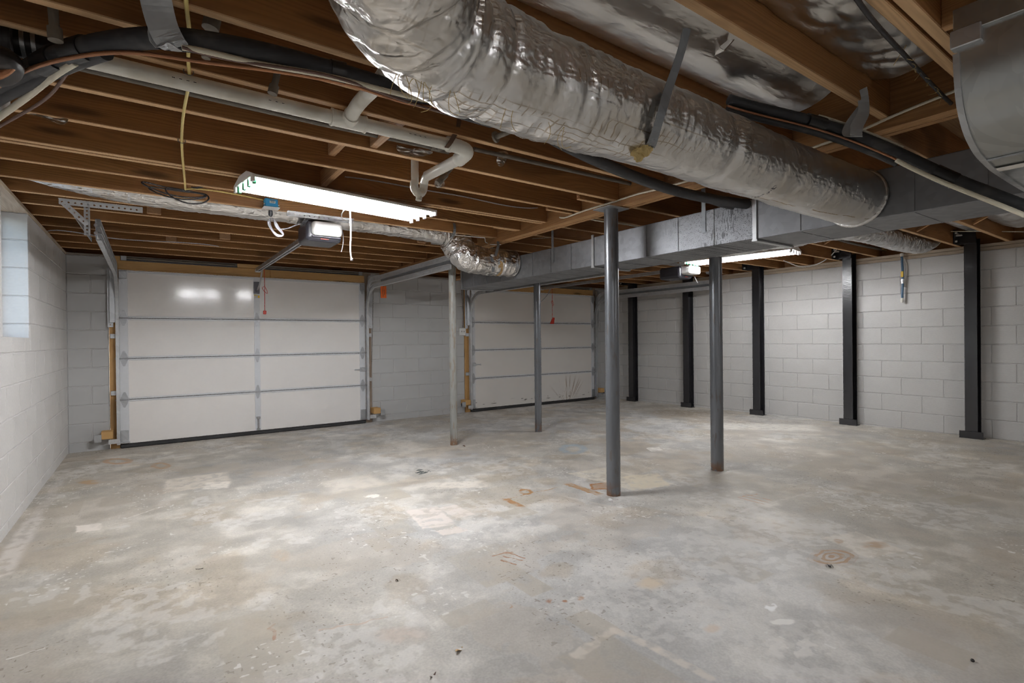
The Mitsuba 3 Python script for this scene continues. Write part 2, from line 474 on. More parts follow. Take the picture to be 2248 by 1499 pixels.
RECTS = [  # corners, colour, strength, softness, hollow
    (((1292, 1062), (1335, 1058), (1341, 1073), (1303, 1076)), (0.324, 0.156, 0.054), 0.8, 0.10, 0.35),
    (((1238, 1064), (1252, 1060), (1326, 1084), (1310, 1087)), (0.36, 0.204, 0.084), 0.75, 0.15, 0.2),
    (((1102, 1095), (1120, 1095), (1152, 1110), (1135, 1113)), (0.348, 0.192, 0.084), 0.75, 0.25, 0.0),
    (((1245, 1040), (1325, 1026), (1480, 1062), (1400, 1078)), (0.624, 0.576, 0.48), 0.45, 0.05, 0.0),
    (((1370, 1045), (1440, 1040), (1475, 1065), (1385, 1076)), (0.6, 0.528, 0.396), 0.5, 0.06, 0.0),
    (((1418, 983), (1444, 981), (1457, 988), (1428, 991)), (0.72, 0.696, 0.648), 0.8, 0.12, 0.0),
    (((890, 1120), (960, 1112), (1000, 1150), (930, 1162)), (0.66, 0.6, 0.552), 0.6, 0.07, 0.0),
    (((960, 1115), (1000, 1108), (1045, 1128), (1000, 1138)), (0.648, 0.588, 0.54), 0.5, 0.07, 0.0),
    (((950, 1166), (1010, 1156), (1030, 1164), (975, 1176)), (0.66, 0.6, 0.552), 0.55, 0.10, 0.0),
    (((360, 1052), (500, 1036), (505, 1060), (360, 1084)), (0.624, 0.564, 0.48), 0.5, 0.10, 0.0),
    (((450, 1058), (508, 1057), (495, 1070), (448, 1075)), (0.696, 0.648, 0.576), 0.55, 0.15, 0.0),
    (((168, 1158), (224, 1144), (222, 1167), (166, 1164)), (0.66, 0.612, 0.552), 0.75, 0.12, 0.0),
    (((700, 1060), (815, 1040), (845, 1065), (745, 1080)), (0.6, 0.552, 0.48), 0.45, 0.2, 0.0),
    (((2060, 1095), (2140, 1085), (2160, 1100), (2090, 1110)), (0.324, 0.288, 0.216), 0.4, 0.08, 0.0),
    (((2000, 1070), (2050, 1066), (2085, 1085), (2030, 1090)), (0.324, 0.288, 0.216), 0.35, 0.08, 0.0),
    (((1780, 1180), (1900, 1168), (1960, 1205), (1930, 1225)), (0.6, 0.552, 0.48), 0.45, 0.06, 0.0),
    (((1990, 1255), (2030, 1250), (2050, 1270), (2010, 1276)), (0.6, 0.576, 0.528), 0.3, 0.08, 0.0),
    (((800, 990), (870, 962), (1000, 985), (960, 1010)), (0.6, 0.552, 0.48), 0.3, 0.2, 0.0),
    (((1560, 930), (1800, 930), (1780, 950), (1560, 938)), (0.672, 0.648, 0.588), 0.5, 0.3, 0.0),
    (((930, 1060), (1060, 1055), (1075, 1068), (945, 1075)), (0.672, 0.624, 0.552), 0.5, 0.3, 0.0),
]
ELLS = [  # centre, half width in pixels across and along, colour, strength, ring
    ((1153, 1079), 14, 6, (0.336, 0.18, 0.072), 0.8, 1), ((1828, 1222), 50, 17, (0.336, 0.204, 0.108), 0.7, 3),
    ((1918, 1195), 30, 9, (0.36, 0.228, 0.12), 0.6, 0), ((1840, 1188), 10, 6, (0.36, 0.228, 0.12), 0.6, 0),
    ((926, 1036), 25, 6, (0.06, 0.072, 0.072), 0.85, 2), ((1258, 985), 28, 10, (0.3, 0.384, 0.444), 0.5, 1),
    ((258, 1012), 30, 6, (0.48, 0.264, 0.12), 0.5, 1), ((195, 1058), 25, 6, (0.432, 0.252, 0.096), 0.5, 0),
    ((353, 1022), 20, 6, (0.396, 0.228, 0.108), 0.5, 1), ((1430, 1280), 32, 14, (0.564, 0.468, 0.348), 0.6, 0),
    ((1565, 1378), 22, 9, (0.54, 0.432, 0.336), 0.5, 0), ((830, 1090), 30, 6, (0.744, 0.708, 0.648), 0.75, 2),
    ((1510, 905), 110, 9, (0.24, 0.204, 0.156), 0.6, 0), ((1450, 893), 60, 6, (0.264, 0.228, 0.18), 0.5, 0),
    ((1205, 1318), 8, 5, (0.3, 0.144, 0.072), 0.7, 0), ((1245, 1320), 6, 3, (0.3, 0.144, 0.072), 0.7, 0),
    ((1275, 1312), 9, 5, (0.336, 0.18, 0.084), 0.6, 0), ((1285, 1270), 9, 4, (0.336, 0.168, 0.072), 0.6, 2),
    ((1695, 1332), 14, 9, (0.78, 0.78, 0.768), 0.85, 2), ((1720, 1365), 32, 7, (0.72, 0.708, 0.672), 0.7, 2),
    ((1740, 1420), 70, 25, (0.624, 0.6, 0.564), 0.5, 2), ((1240, 1420), 60, 22, (0.336, 0.324, 0.3), 0.45, 2),
    ((1200, 1460), 70, 20, (0.324, 0.312, 0.288), 0.45, 2), ((1110, 1330), 16, 6, (0.36, 0.204, 0.108), 0.5, 2),
    ((1780, 968), 40, 6, (0.264, 0.228, 0.18), 0.3, 0), ((880, 1395), 60, 20, (0.432, 0.336, 0.264), 0.4, 0),
    ((615, 1220), 22, 14, (0.432, 0.336, 0.24), 0.45, 0), ((2050, 1385), 70, 60, (0.396, 0.348, 0.3), 0.3, 0),
]
LINES = [  # polyline in picture points, half width (m), colour, strength
    ([(1105, 1098), (1165, 1082), (1225, 1070)], 0.006, (0.36, 0.216, 0.096), 0.7),
    ([(1082, 1220), (1124, 1212)], 0.006, (0.312, 0.168, 0.096), 0.8), ([(1120, 1214), (1154, 1225)], 0.006, (0.312, 0.168, 0.096), 0.8),
    ([(1108, 1222), (1148, 1230)], 0.006, (0.312, 0.168, 0.096), 0.8), ([(1102, 1230), (1132, 1237)], 0.006, (0.312, 0.168, 0.096), 0.8),
    ([(1620, 1092), (1676, 1106)], 0.007, (0.384, 0.204, 0.096), 0.75), ([(1636, 1085), (1694, 1098)], 0.007, (0.384, 0.204, 0.096), 0.75),
    ([(1628, 1089), (1685, 1102)], 0.006, (0.384, 0.204, 0.096), 0.7), ([(1618, 1091), (1660, 1084)], 0.006, (0.384, 0.204, 0.096), 0.6),
    ([(1265, 1438), (1350, 1382)], 0.017, (0.564, 0.516, 0.456), 0.65), ([(1350, 1382), (1440, 1425), (1560, 1486)], 0.017, (0.564, 0.516, 0.456), 0.65),
    ([(0, 1262), (75, 1140)], 0.045, (0.624, 0.588, 0.552), 0.6), ([(75, 1140), (150, 1030)], 0.03, (0.54, 0.504, 0.468), 0.4),
    ([(20, 1445), (98, 1422)], 0.004, (0.78, 0.78, 0.744), 0.8), ([(600, 1372), (588, 1380), (600, 1386), (603, 1404)], 0.006, (0.3, 0.144, 0.072), 0.7),
    ([(270, 1140), (355, 1112)], 0.008, (0.624, 0.588, 0.54), 0.6), ([(700, 1382), (770, 1372), (850, 1355)], 0.004, (0.432, 0.288, 0.192), 0.5),
    ([(1535, 915), (1800, 945)], 0.03, (0.66, 0.624, 0.564), 0.4), ([(1200, 1365), (1362, 1375)], 0.004, (0.48, 0.432, 0.384), 0.2),
    ([(1240, 1090), (1380, 1120)], 0.012, (0.6, 0.552, 0.492), 0.3), ([(1600, 1130), (1780, 1080)], 0.01, (0.564, 0.528, 0.492), 0.35),
]


def _prep():
    R, E_, L = [], [], []
    for c, col, st, soft, hol in RECTS:
        o, a, b = quad(*c)
        M = np.linalg.inv(np.array([a, b]).T)
        R.append((o.tolist(), M.tolist(), col, min(st * 1.3, 0.97), soft, hol))
    for (x, y), w, h, col, st, ring in ELLS:
        o = fl(x, y)[:2]; a = (fl(x + w, y)[:2] - fl(x - w, y)[:2]) / 2; b = (fl(x, y + h)[:2] - fl(x, y - h)[:2]) / 2
        E_.append((o.tolist(), np.linalg.inv(np.array([a, b]).T).tolist(), col, min(st * 1.25, 0.95), ring))
    for P, w, col, st in LINES:
        Q = [fl(*q)[:2] for q in P]
        for a, b in zip(Q[:-1], Q[1:]): L.append((a.tolist(), b.tolist(), w, col, st))
    return R, E_, L


_R, _E, _L = _prep()


def marks(c, x, y, n3):
    # faint rectangular prints left by boxes and boards
    for s, sd in ((0.42, 3), (0.85, 11)):
        gx, gy = dr.floor(x / s), dr.floor(y / s)
        r = [cell_rand(gx, gy, sd + i) for i in range(6)]
        cx, cy = (gx + 0.35 + 0.3 * r[0]) * s, (gy + 0.35 + 0.3 * r[1]) * s
        d = dr.maximum(dr.abs(x - cx) / (s * (0.10 + 0.22 * r[2])), dr.abs(y - cy) / (s * (0.10 + 0.22 * r[3])))
        m = smoothstep(1.04, 0.94, d) * dr.select(r[4] < 0.5, 1.0, 0.0) * (0.5 + 0.5 * smoothstep(0.35, 0.55, n3))
        c = dr.lerp(c, dr.select(r[5] < 0.62, c * 1.16, mi.Color3f(0.36, 0.325, 0.265)), 0.55 * m)
    return c


def floor_fn(p, n, uv):
    x, y = p.x, p.y
    n1 = fbm(x * 0.9 + 3, y * 0.9, 1.0, 4)
    n2 = fbm(x * 2.1, y * 2.1 + 8, 2.0, 5)
    n3 = fbm(x * 7, y * 7, 3.0, 4)
    n4 = noise(x * 160, y * 160, 1.0)
    n5 = fbm(x * 24, y * 24, 6.0, 3)
    # worn grey middle, dirtier tan towards the left wall and the right front
    tan = dr.clip(smoothstep(1.6, -0.3, x - 0.10 * y + 0.8 * (n1 - 0.5)) + smoothstep(1.6, 2.6, x - 0.35 * (y - 0.6) + 1.2 * (n1 - 0.5)) * smoothstep(4.4, 2.0, y), 0, 1)
    tan = dr.maximum(tan, 0.65 * smoothstep(2.2, 3.6, y) * smoothstep(0.40, 0.62, n1))
    c = mix((0.435, 0.428, 0.412), (0.405, 0.372, 0.312), dr.clip(tan * 0.8 + (n2 - 0.5) * 0.7, 0, 1))
    # pale abraded and chalky areas
    w = smoothstep(0.54, 0.64, n2 * 0.6 + n3 * 0.4)
    c = mix(c, (0.55, 0.525, 0.485), 0.32 * w)
    s = smoothstep(0.56, 0.70, fbm(x * 1.5 + 20, y * 1.5, 5.0, 5))
    c = mix(c, (0.33, 0.32, 0.30), 0.45 * s)
    br = smoothstep(0.57, 0.70, fbm(x * 3.1 - 7, y * 3.1, 9.0, 4))
    c = mix(c, (0.385, 0.325, 0.245), 0.45 * br)
    c = c * (0.92 + 0.09 * smoothstep(0.32, 0.66, n2)) * (0.86 + 0.20 * smoothstep(0.25, 0.75, n3) + 0.08 * (n4 - 0.5) * 2)
    c = marks(c, x, y, n3)
    # tide lines: stains with crisp ragged outlines, one over the other
    q1 = fbm(x * 0.8 + 0.5 * n2, y * 0.8 + 5, 40.0, 6)
    q2 = fbm(x * 1.7 + 31, y * 1.7 + 0.4 * n1, 44.0, 6)
    c = c * (1 + 0.07 * smoothstep(0.50, 0.525, q1) - 0.09 * smoothstep(0.60, 0.62, q1) + 0.07 * smoothstep(0.52, 0.54, q2))
    c = mix(c, (0.42, 0.37, 0.31), 0.30 * smoothstep(0.435, 0.415, q2))
    c = mix(c, (0.60, 0.585, 0.56), 0.35 * smoothstep(0.585, 0.60, q2) * smoothstep(0.4, 0.6, n5))
    fleck = smoothstep(0.82, 0.88, noise(x * 60, y * 60, 4.0)) * smoothstep(0.6, 0.7, fbm(x * 3, y * 3, 30.0, 2))
    c = mix(c, (0.66, 0.65, 0.62), fleck * 0.6)
    spot = smoothstep(0.86, 0.90, noise(x * 75 + 5, y * 75, 14.0)) * smoothstep(0.5, 0.65, fbm(x * 2, y * 2, 50.0, 2))
    c = mix(c, (0.14, 0.11, 0.08), spot * 0.45)
    wx = x + 0.02 * (n5 - 0.5) + 0.02 * (n3 - 0.5)
    wy = y + 0.02 * (noise(x * 33, y * 33, 8.0) - 0.5) + 0.02 * (fbm(x * 9, y * 9, 13.0, 2) - 0.5)
    rag = smoothstep(0.28, 0.55, n5)
    for o, M, col, st, soft, hol in _R:
        u = M[0][0] * (wx - o[0]) + M[0][1] * (wy - o[1]); v = M[1][0] * (wx - o[0]) + M[1][1] * (wy - o[1])
        d = dr.maximum(dr.abs(u), dr.abs(v))
        m = smoothstep(1 + soft, 1 - soft, d) * (0.45 + 0.55 * rag)
        if hol: m = m * (1 - hol * smoothstep(0.8, 0.65, d))
        c = mix(c, col, m * st)
    for o, M, col, st, ring in _E:
        u = M[0][0] * (wx - o[0]) + M[0][1] * (wy - o[1]); v = M[1][0] * (wx - o[0]) + M[1][1] * (wy - o[1])
        d = dr.sqrt(u * u + v * v)
        if ring == 1: m = smoothstep(0.45, 0.1, dr.abs(d - 0.85)) * (0.4 + 0.6 * rag)
        elif ring == 3: m = smoothstep(1.25, 0.95, d) * (0.25 + 0.75 * smoothstep(0.35, 0.65, 0.5 + 0.5 * dr.sin(d * 17))) * (0.3 + 0.7 * rag)
        elif ring == 2: m = smoothstep(1.1, 0.7, d) * smoothstep(0.47, 0.55, n5 * 0.6 + noise(x * 30, y * 30, 21.0) * 0.4)
        else: m = smoothstep(1.3, 0.4, d) * (0.4 + 0.6 * rag)
        c = mix(c, col, m * st)
    for a, b, w_, col, st in _L:
        e = (b[0] - a[0], b[1] - a[1]); l2 = e[0] ** 2 + e[1] ** 2
        t = dr.clip(((wx - a[0]) * e[0] + (wy - a[1]) * e[1]) / l2, 0, 1)
        d = dr.sqrt(dr.square(wx - a[0] - t * e[0]) + dr.square(wy - a[1] - t * e[1]))
        m = smoothstep(w_ * 1.5, w_ * 0.6, d) * (0.35 + 0.65 * rag)
        c = mix(c, col, m * st)
    return c


def floor_rough(p, n, uv):
    return 0.42 + 0.25 * fbm(p.x * 3, p.y * 3, 7.0, 3)


mat('mat_floor', floor_fn, 0.5, bump=lambda p, n, uv: fbm(p.x * 30, p.y * 30, 2.0, 4) + 0.3 * noise(p.x * 300, p.y * 300, 3.0), bscale=0.0012, eps=2e-3, spec=0.4, rtex=floor_rough)
# ---------------------------------------------------------------- floor, walls, deck
V = [(x, y, FZ(y)) for y in (-3.2, 7.6) for x in (XL - 0.3, XR + 0.3)]
V += [(x, y, -0.3) for x, y, _ in V]
floor_m = trimesh.convex.convex_hull(np.array(V))
struct('floor', floor_m, 'mat_floor')

C = 0.2032
JT = 0.0075                              # width of a mortar joint
_cache = {}


def block_mesh(L, dep, H, m):
    k = (round(L, 3), round(dep, 3), round(H, 3), m)
    if k not in _cache:
        _cache[k] = ply(cbox(-L / 2, L / 2, 0, dep, -H / 2, H / 2, 0.0035), m)
    return _cache[k]


def lay(parent, axis, face, sign, u0, u1, zlines, ref, parity, m, dep=0.035, hole=None, endblock=None):
    """courses of blocks on a wall face; axis 'x' or 'y' is the run, sign the direction from the face into the wall"""
    for i, (za, zb) in enumerate(zlines):
        off = ref + (0.2032 if (i + parity) % 2 else 0.0)
        k = math.floor((u0 - off) / 0.4064)
        cuts = [u0]
        while off + (k + 1) * 0.4064 < u1 - 0.02:
            k += 1
            u = off + k * 0.4064
            if u > u0 + 0.02: cuts.append(u)
        cuts.append(u1)
        for a, b in zip(cuts[:-1], cuts[1:]):
            lo, hi = a, b
            if hole and za > hole[2] - 0.11:
                if hi <= hole[1] + 0.001: continue
                if lo < hole[1]: lo = hole[1]
            L, H = hi - lo - JT, zb - za - JT
            if L < 0.02 or H < 0.02: continue
            dz = 0.0006 * rng.standard_normal()
            c, z = (lo + hi) / 2, (za + zb) / 2
            d = 0.2 if endblock is not None and abs(lo - endblock) < 1e-3 else dep
            if axis == 'x':
                w = T().translate([c, face + dz * sign, z]) if sign > 0 else T().translate([c, face + dz * sign, z]).rotate([0, 0, 1], 180)
            else:
                w = T().translate([face + dz * sign, c, z]).rotate([0, 0, 1], -90 if sign > 0 else 90)
            obj('block', block_mesh(L, d, H, m), m, parent, to_world=w)


def zl(z0, ks, lo=-1, hi=9):
    return [(max(z0 + C * k, lo), min(z0 + C * (k + 1), hi)) for k in ks]


# back wall: a stub by the left corner, the pier between the doors, a stub by the right corner
O1 = (-0.355, 2.635)                   # opening of the first garage door
O2 = (4.17, 7.09)
TOPB = 2.127
R_ = 0.0045
wb = cat_([box(XL - 0.2, O1[0], D + R_, D + 0.2, -0.3, TOPB), box(O1[1], O2[0], D + R_, D + 0.2, -0.3, TOPB), box(O2[1], XR + 0.2, D + R_, D + 0.2, -0.3, TOPB)])
wall_back = struct('wall_back', wb, 'mat_mortar')
zb_ = zl(0.910, range(-5, 6), hi=TOPB)
lay(wall_back, 'x', D, 1, XL, O1[0], zb_, XL + 0.2032, 1, 'mat_wall_back')
zp_ = zl(0.899, range(-5, 6), hi=TOPB)
lay(wall_back, 'x', D, 1, O1[1], O2[0], zp_, 3.165, 1, 'mat_wall_back')
lay(wall_back, 'x', D, 1, O2[1], XR, zp_, XR - 0.2032, 1, 'mat_wall_back')

# right wall
TOPR = 2.078
wr = box(XR + R_, XR + 0.2, -3.0, D + 0.2, -0.3, TOPR)
wall_right = struct('wall_right', wr, 'mat_mortar')
lay(wall_right, 'y', XR, 1, 0.55, D, zl(1.062, range(-6, 5)), 2.594 - 0.4064 * 4, 0, 'mat_wall')

# left wall with the basement window
WY0, WY1, WZ0 = 4.30, 5.125, 1.222
wl = cat_([box(XL - 0.2, XL - R_, -3.0, WY0, -0.3, TOPB), box(XL - 0.2, XL - R_, WY0, WY1 + 0.02, -0.3, WZ0 - 0.004), box(XL - 0.2, XL - R_, WY1 + 0.01, D + 0.2, -0.3, TOPB)])
wall_left = struct('wall_left', wl, 'mat_mortar')
zz = zl(0.912, range(-5, 6), hi=TOPB)
zz = zz[:6] + [(zz[6][0], WZ0)] + zz[6:]
for i, (a, b) in enumerate(zz):
    below = i <= 6
    if i == 6:                          # cut course under the window sill
        lay(wall_left, 'y', XL, -1, 3.6, WY1, [(a, b)], 4.356, 1, 'mat_wall')
        continue
    j = i if i < 6 else i - 1
    if j < 6: lay(wall_left, 'y', XL, -1, 3.6, D, [(a, b)], 4.356, j, 'mat_wall')
    else: lay(wall_left, 'y', XL, -1, WY1, D, [(a, b)], 4.356, j, 'mat_wall', endblock=WY1)

wall_front = struct('wall_front', box(XL - 0.2, XR + 0.2, -3.2, -3.0, -0.3, DECK), 'mat_wall')

# window in the left wall: steel frame and panes set near the outside
win = key('window_1'); lab(win, kind='structure')
xw = XL - 0.185
fr = cat_([cbox(xw, xw + 0.03, WY0, WY1, WZ0, WZ0 + 0.035), cbox(xw, xw + 0.03, WY0, WY1, TOPB - 0.035, TOPB), cbox(xw, xw + 0.03, WY0, WY0 + 0.035, WZ0, TOPB),
           cbox(xw, xw + 0.03, WY1 - 0.035, WY1, WZ0, TOPB), cbox(xw, xw + 0.03, (WY0 + WY1) / 2 - 0.015, (WY0 + WY1) / 2 + 0.015, WZ0, TOPB)])
obj('frame', fr, 'mat_frame_white', win)
for a, b in ((WY0 + 0.035, (WY0 + WY1) / 2 - 0.015), ((WY0 + WY1) / 2 + 0.015, WY1 - 0.035)):
    g = trimesh.Trimesh([(xw + 0.015, a, WZ0 + 0.035), (xw + 0.015, b, WZ0 + 0.035), (xw + 0.015, b, TOPB - 0.035), (xw + 0.015, a, TOPB - 0.035)], [(0, 1, 2), (0, 2, 3)], process=False)
    obj('pane', g, 'mat_glass', win)

# sill plates along the wall tops
t = struct('trim_1', cbox(XR + 0.005, XR + 0.2, -3, D + 0.2, TOPR, TOPR + 0.038), 'mat_sill')
obj('plate', cbox(XR + 0.012, XR + 0.2, -3, D + 0.2, TOPR + 0.040, JZ - 0.001), 'mat_sill', t)
struct('trim_2', cbox(XL - 0.2, XL + 0.004, -3, D + 0.2, TOPB, JZ - 0.001), 'mat_sill')
struct('trim_3', cbox(XL, XR + 0.1, D + 0.006, D + 0.2, TOPB + 0.001, JZ - 0.001), 'mat_sill_x')
# rim boards closing the joist bays
struct('trim_4', cat_([box(XR + 0.16, XR + 0.2, -3, D + 0.2, JZ, DECK), box(XL - 0.2, XL - 0.16, -3, D + 0.2, JZ, DECK)]), 'mat_beam')
struct('trim_5', cat_([box(XL - 0.2, XR + 0.2, D + 0.16, D + 0.2, JZ - 0.001, DECK)]), 'mat_joist')

ceiling = struct('ceiling', box(XL - 0.2, XR + 0.2, -3.2, D + 0.2, DECK, DECK + 0.03), 'mat_deck')
BX0, BX1 = 2.765, 2.885                 # main beam
JW = 0.038


def joist(y, x0, x1, parent=None, h=DECK - JZ):
    d = random.uniform(-0.004, 0.004)
    obj('joist', cbox(x0, x1, y, y + JW, JZ + d * 0.6, JZ + h, 0.003), 'mat_joist', parent or ceiling)


LEFT = [1.768, 1.974, 2.178, 2.576, 2.965, 3.39, 3.437, 3.765, 4.155, 4.525, 4.868, 5.275, 5.70, 6.105, 6.51, 6.90]
for y in LEFT: joist(y, XL - 0.16, BX0)
joist(1.36, XL - 0.16, BX0)
joist(0.925, XL - 0.16, BX0)
joist(0.967 - 0.0 + 0.001, XL - 0.16, -0.2)
joist(0.605, 0.9, BX0); joist(0.56, 1.2, BX0)
joist(0.16, -0.6, BX0); joist(-0.25, -0.6, BX0); joist(-0.65, XL - 0.16, BX0); joist(-1.1, XL - 0.16, BX0); joist(-1.5, XL - 0.16, BX0); joist(-2.0, XL - 0.16, BX0); joist(-2.5, XL - 0.16, BX0)
RIGHT = [1.42 + 0.4064 * k for k in range(14)]
for y in RIGHT: joist(y, BX1, XR + 0.16)
for y in (1.015, 0.6, 0.2, -0.2, -0.61, -1.0, -1.4, -1.8, -2.2, -2.6): joist(y, BX1, XR + 0.16)
# header across the bays above the sheet metal elbow
obj('header', cbox(2.09, 2.128, -0.3, 0.56, JZ - 0.002, DECK), 'mat_beam', ceiling)
# solid blocking between the joists
for (px, py, y0, y1, zt) in ((735, 385, 3.003, 3.39, 0.0), (915, 240, 2.216, 2.576, 0.0), (745, 345, 2.614, 2.965, 0.055)):
    q = at(px, py, Y=(y0 + y1) / 2)
    x = at(px, py, Z=JZ + 0.01)[0]
    obj('blocking', cbox(x - 0.02, x + 0.02, y0, y1, JZ + 0.004 + zt, JZ + 0.10 + zt), 'mat_block_wood', ceiling)
for (px, py, ja) in ((395, 530, 4), (640, 530, 5)): pass
for (x, i) in ((0.62, 11), (0.20, 12), (0.05, 9), (1.35, 10), (2.3, 9), (0.75, 8)):
    y0, y1 = LEFT[i] + JW, LEFT[i + 1]
    obj('blocking', cbox(x - 0.045, x + 0.045, y1 - 0.04, y1, JZ + 0.01, JZ + 0.13), 'mat_block_wood', ceiling)
# short scabs where the joists meet the beam
for y in (3.80, 4.2, 4.56, 2.70, 3.05):
    obj('scab', cbox(BX0 - 0.26, BX0 - 0.005, y + 0.006, y + 0.04, JZ + 0.002, JZ + 0.19), 'mat_joist', ceiling)
# crossed bridging in the right hand bays
for (x, i) in ((6.05, 0), (6.05, 1), (6.1, -1), (6.0, 2)):
    y0 = RIGHT[i] + JW if i >= 0 else 1.015 + JW
    y1 = RIGHT[i + 1] if i >= 0 else RIGHT[0]
    for s in (0, 1):
        a = np.array([x + 0.03 * s, y0, JZ + 0.02 + 0.19 * s]); b = np.array([x + 0.03 * s, y1, JZ + 0.21 - 0.19 * s])
        obj('bridging', ribbon([a, (a + b) / 2, b], 0.036, 0.018, X_), 'mat_beam', ceiling)

# main beam over the first row of posts, a second one above the other row
bm = thing('wooden_beam', 'built-up brown timber beam running on top of the nearest round post', 'beam')
for i in range(3):
    x = BX0 + 0.04 * i
    obj('ply', cbox(x, x + 0.039, -3.0, 4.62, BZ + 0.002 * (i % 2), DECK - 0.002, 0.002), 'mat_beam', bm)
obj('beam', cbox(3.92, 4.03, -3.0, D, BZ, JZ - 0.001, 0.003), 'mat_beam', ceiling)
obj('beam', cbox(BX0, BX1, 4.64, D, BZ + 0.004, JZ - 0.001, 0.002), 'mat_beam', ceiling)
# ---------------------------------------------------------------- lamps


def lamp(label, p0, p1, ntube=4, w=0.33, power=1.0):
    """strip light with bare tubes between lampholders; p0, p1 the middle of its ends at tube height"""
    k = thing('fluorescent_light', label, 'light fixture')
    p0, p1 = np.asarray(p0, float), np.asarray(p1, float)
    ex = p1 - p0; L = np.linalg.norm(ex); ex /= L
    ey = np.cross(Z_, ex); ey /= np.linalg.norm(ey)
    ez = np.cross(ex, ey)
    pl = lambda m: place(m, p0, ex, ey, ez)
    prof = Polygon([(-w / 2 - 0.003, -0.008), (-w / 2 - 0.003, 0.006), (-0.06, 0.042), (0.06, 0.042), (w / 2 + 0.003, 0.006), (w / 2 + 0.003, -0.008), (w / 2, -0.008), (w / 2, 0.003), (0.055, 0.022), (-0.055, 0.022), (-w / 2, 0.003), (-w / 2, -0.008)])
    h = ext(prof, L - 0.02)
    h = place(h, (0.01, 0, 0), Y_, Z_, X_)
    obj('housing', pl(h), 'mat_white_paint', k)
    for e in (0.0, L - 0.012):
        pe = Polygon([(-w / 2 - 0.004, -0.03), (-w / 2 - 0.004, 0.008), (-0.065, 0.046), (0.065, 0.046), (w / 2 + 0.004, 0.008), (w / 2 + 0.004, -0.03), (w / 2 - 0.03, -0.03), (w / 2 - 0.03, 0.0),
                      (-w / 2 + 0.03, 0.0), (-w / 2 + 0.03, -0.03)])
        m = place(ext(pe, 0.012), (e, 0, 0), Y_, Z_, X_)
        obj('end_cap', pl(m), 'mat_white_paint', k)
    for i in range(ntube):
        y = (i - (ntube - 1) / 2) * (w - 0.07) / (ntube - 1)
        m = tube([(0.03, y, -0.012), (L - 0.03, y, -0.012)], 0.0135, 12)
        obj('tube', pl(m), 'mat_tube', k, smooth=30, emitter={'type': 'area', 'radiance': {'type': 'rgb', 'value': [TUBE_L * power, TUBE_L * power, TUBE_L * power * 1.02]}})
        for e in (0.012, L - 0.03):
            obj('lampholder', pl(rbox(e, e + 0.018, y - 0.012, y + 0.012, -0.036, 0.014, 0.004, 1)), 'mat_green' if e < 0.1 else 'mat_white_plastic', k)
    return k, pl


l1, pl1 = lamp('four-tube fluorescent strip light hanging before the wider garage door opener', (0.452, 3.29, 2.085), (1.665, 3.475, 2.085))
obj('starter_slot', pl1(cbox(0.28, 0.52, -0.155, -0.148, -0.006, 0.0, 0.001)), 'mat_steel_dark', l1)
l2, pl2 = lamp('fluorescent strip light under the joists to the right of the grey trunk duct', (5.54, 3.98, 2.10), (5.74, 2.79, 2.10), power=DIM)
l3, pl3 = lamp('unseen fluorescent strip light added behind the viewpoint', (3.9, -1.6, 2.05), (5.1, -1.6, 2.05), power=0.3)  # out of view, added to light the near part of the room
l4, pl4 = lamp('second unseen fluorescent strip light added behind the viewpoint', (0.2, -1.3, 2.05), (1.4, -1.3, 2.05), power=0.3)  # also an added lamp, never in view
# ---------------------------------------------------------------- garage doors
YD = 7.21
SECT = [0.05, 0.54, 1.0, 1.452, 1.99]


def hinge_plate(w=0.07, h=0.17):
    m = ext(Polygon([(-w / 2, 0.012), (-w / 2, -0.012), (-0.3 * w, -h * 0.3), (-0.008, -h / 2), (0.008, -h / 2), (0.3 * w, -h * 0.3), (w / 2, -0.012), (w / 2, 0.012), (0.3 * w, h * 0.3), (0.008, h / 2), (-0.008, h / 2), (-0.3 * w, h * 0.3)]), 0.006)
    m = place(m, (0, 0, 0), X_, Z_, -Y_)
    parts = [m, cyl((-w / 2 - 0.006, -0.008, 0), (w / 2 + 0.006, -0.008, 0), 0.007, 8)]
    for z in (-0.045, -0.028, 0.028, 0.045): parts.append(bolt((0, -0.003, z), (0, -1, 0), 0.005, 0.003))
    return cat_(parts)


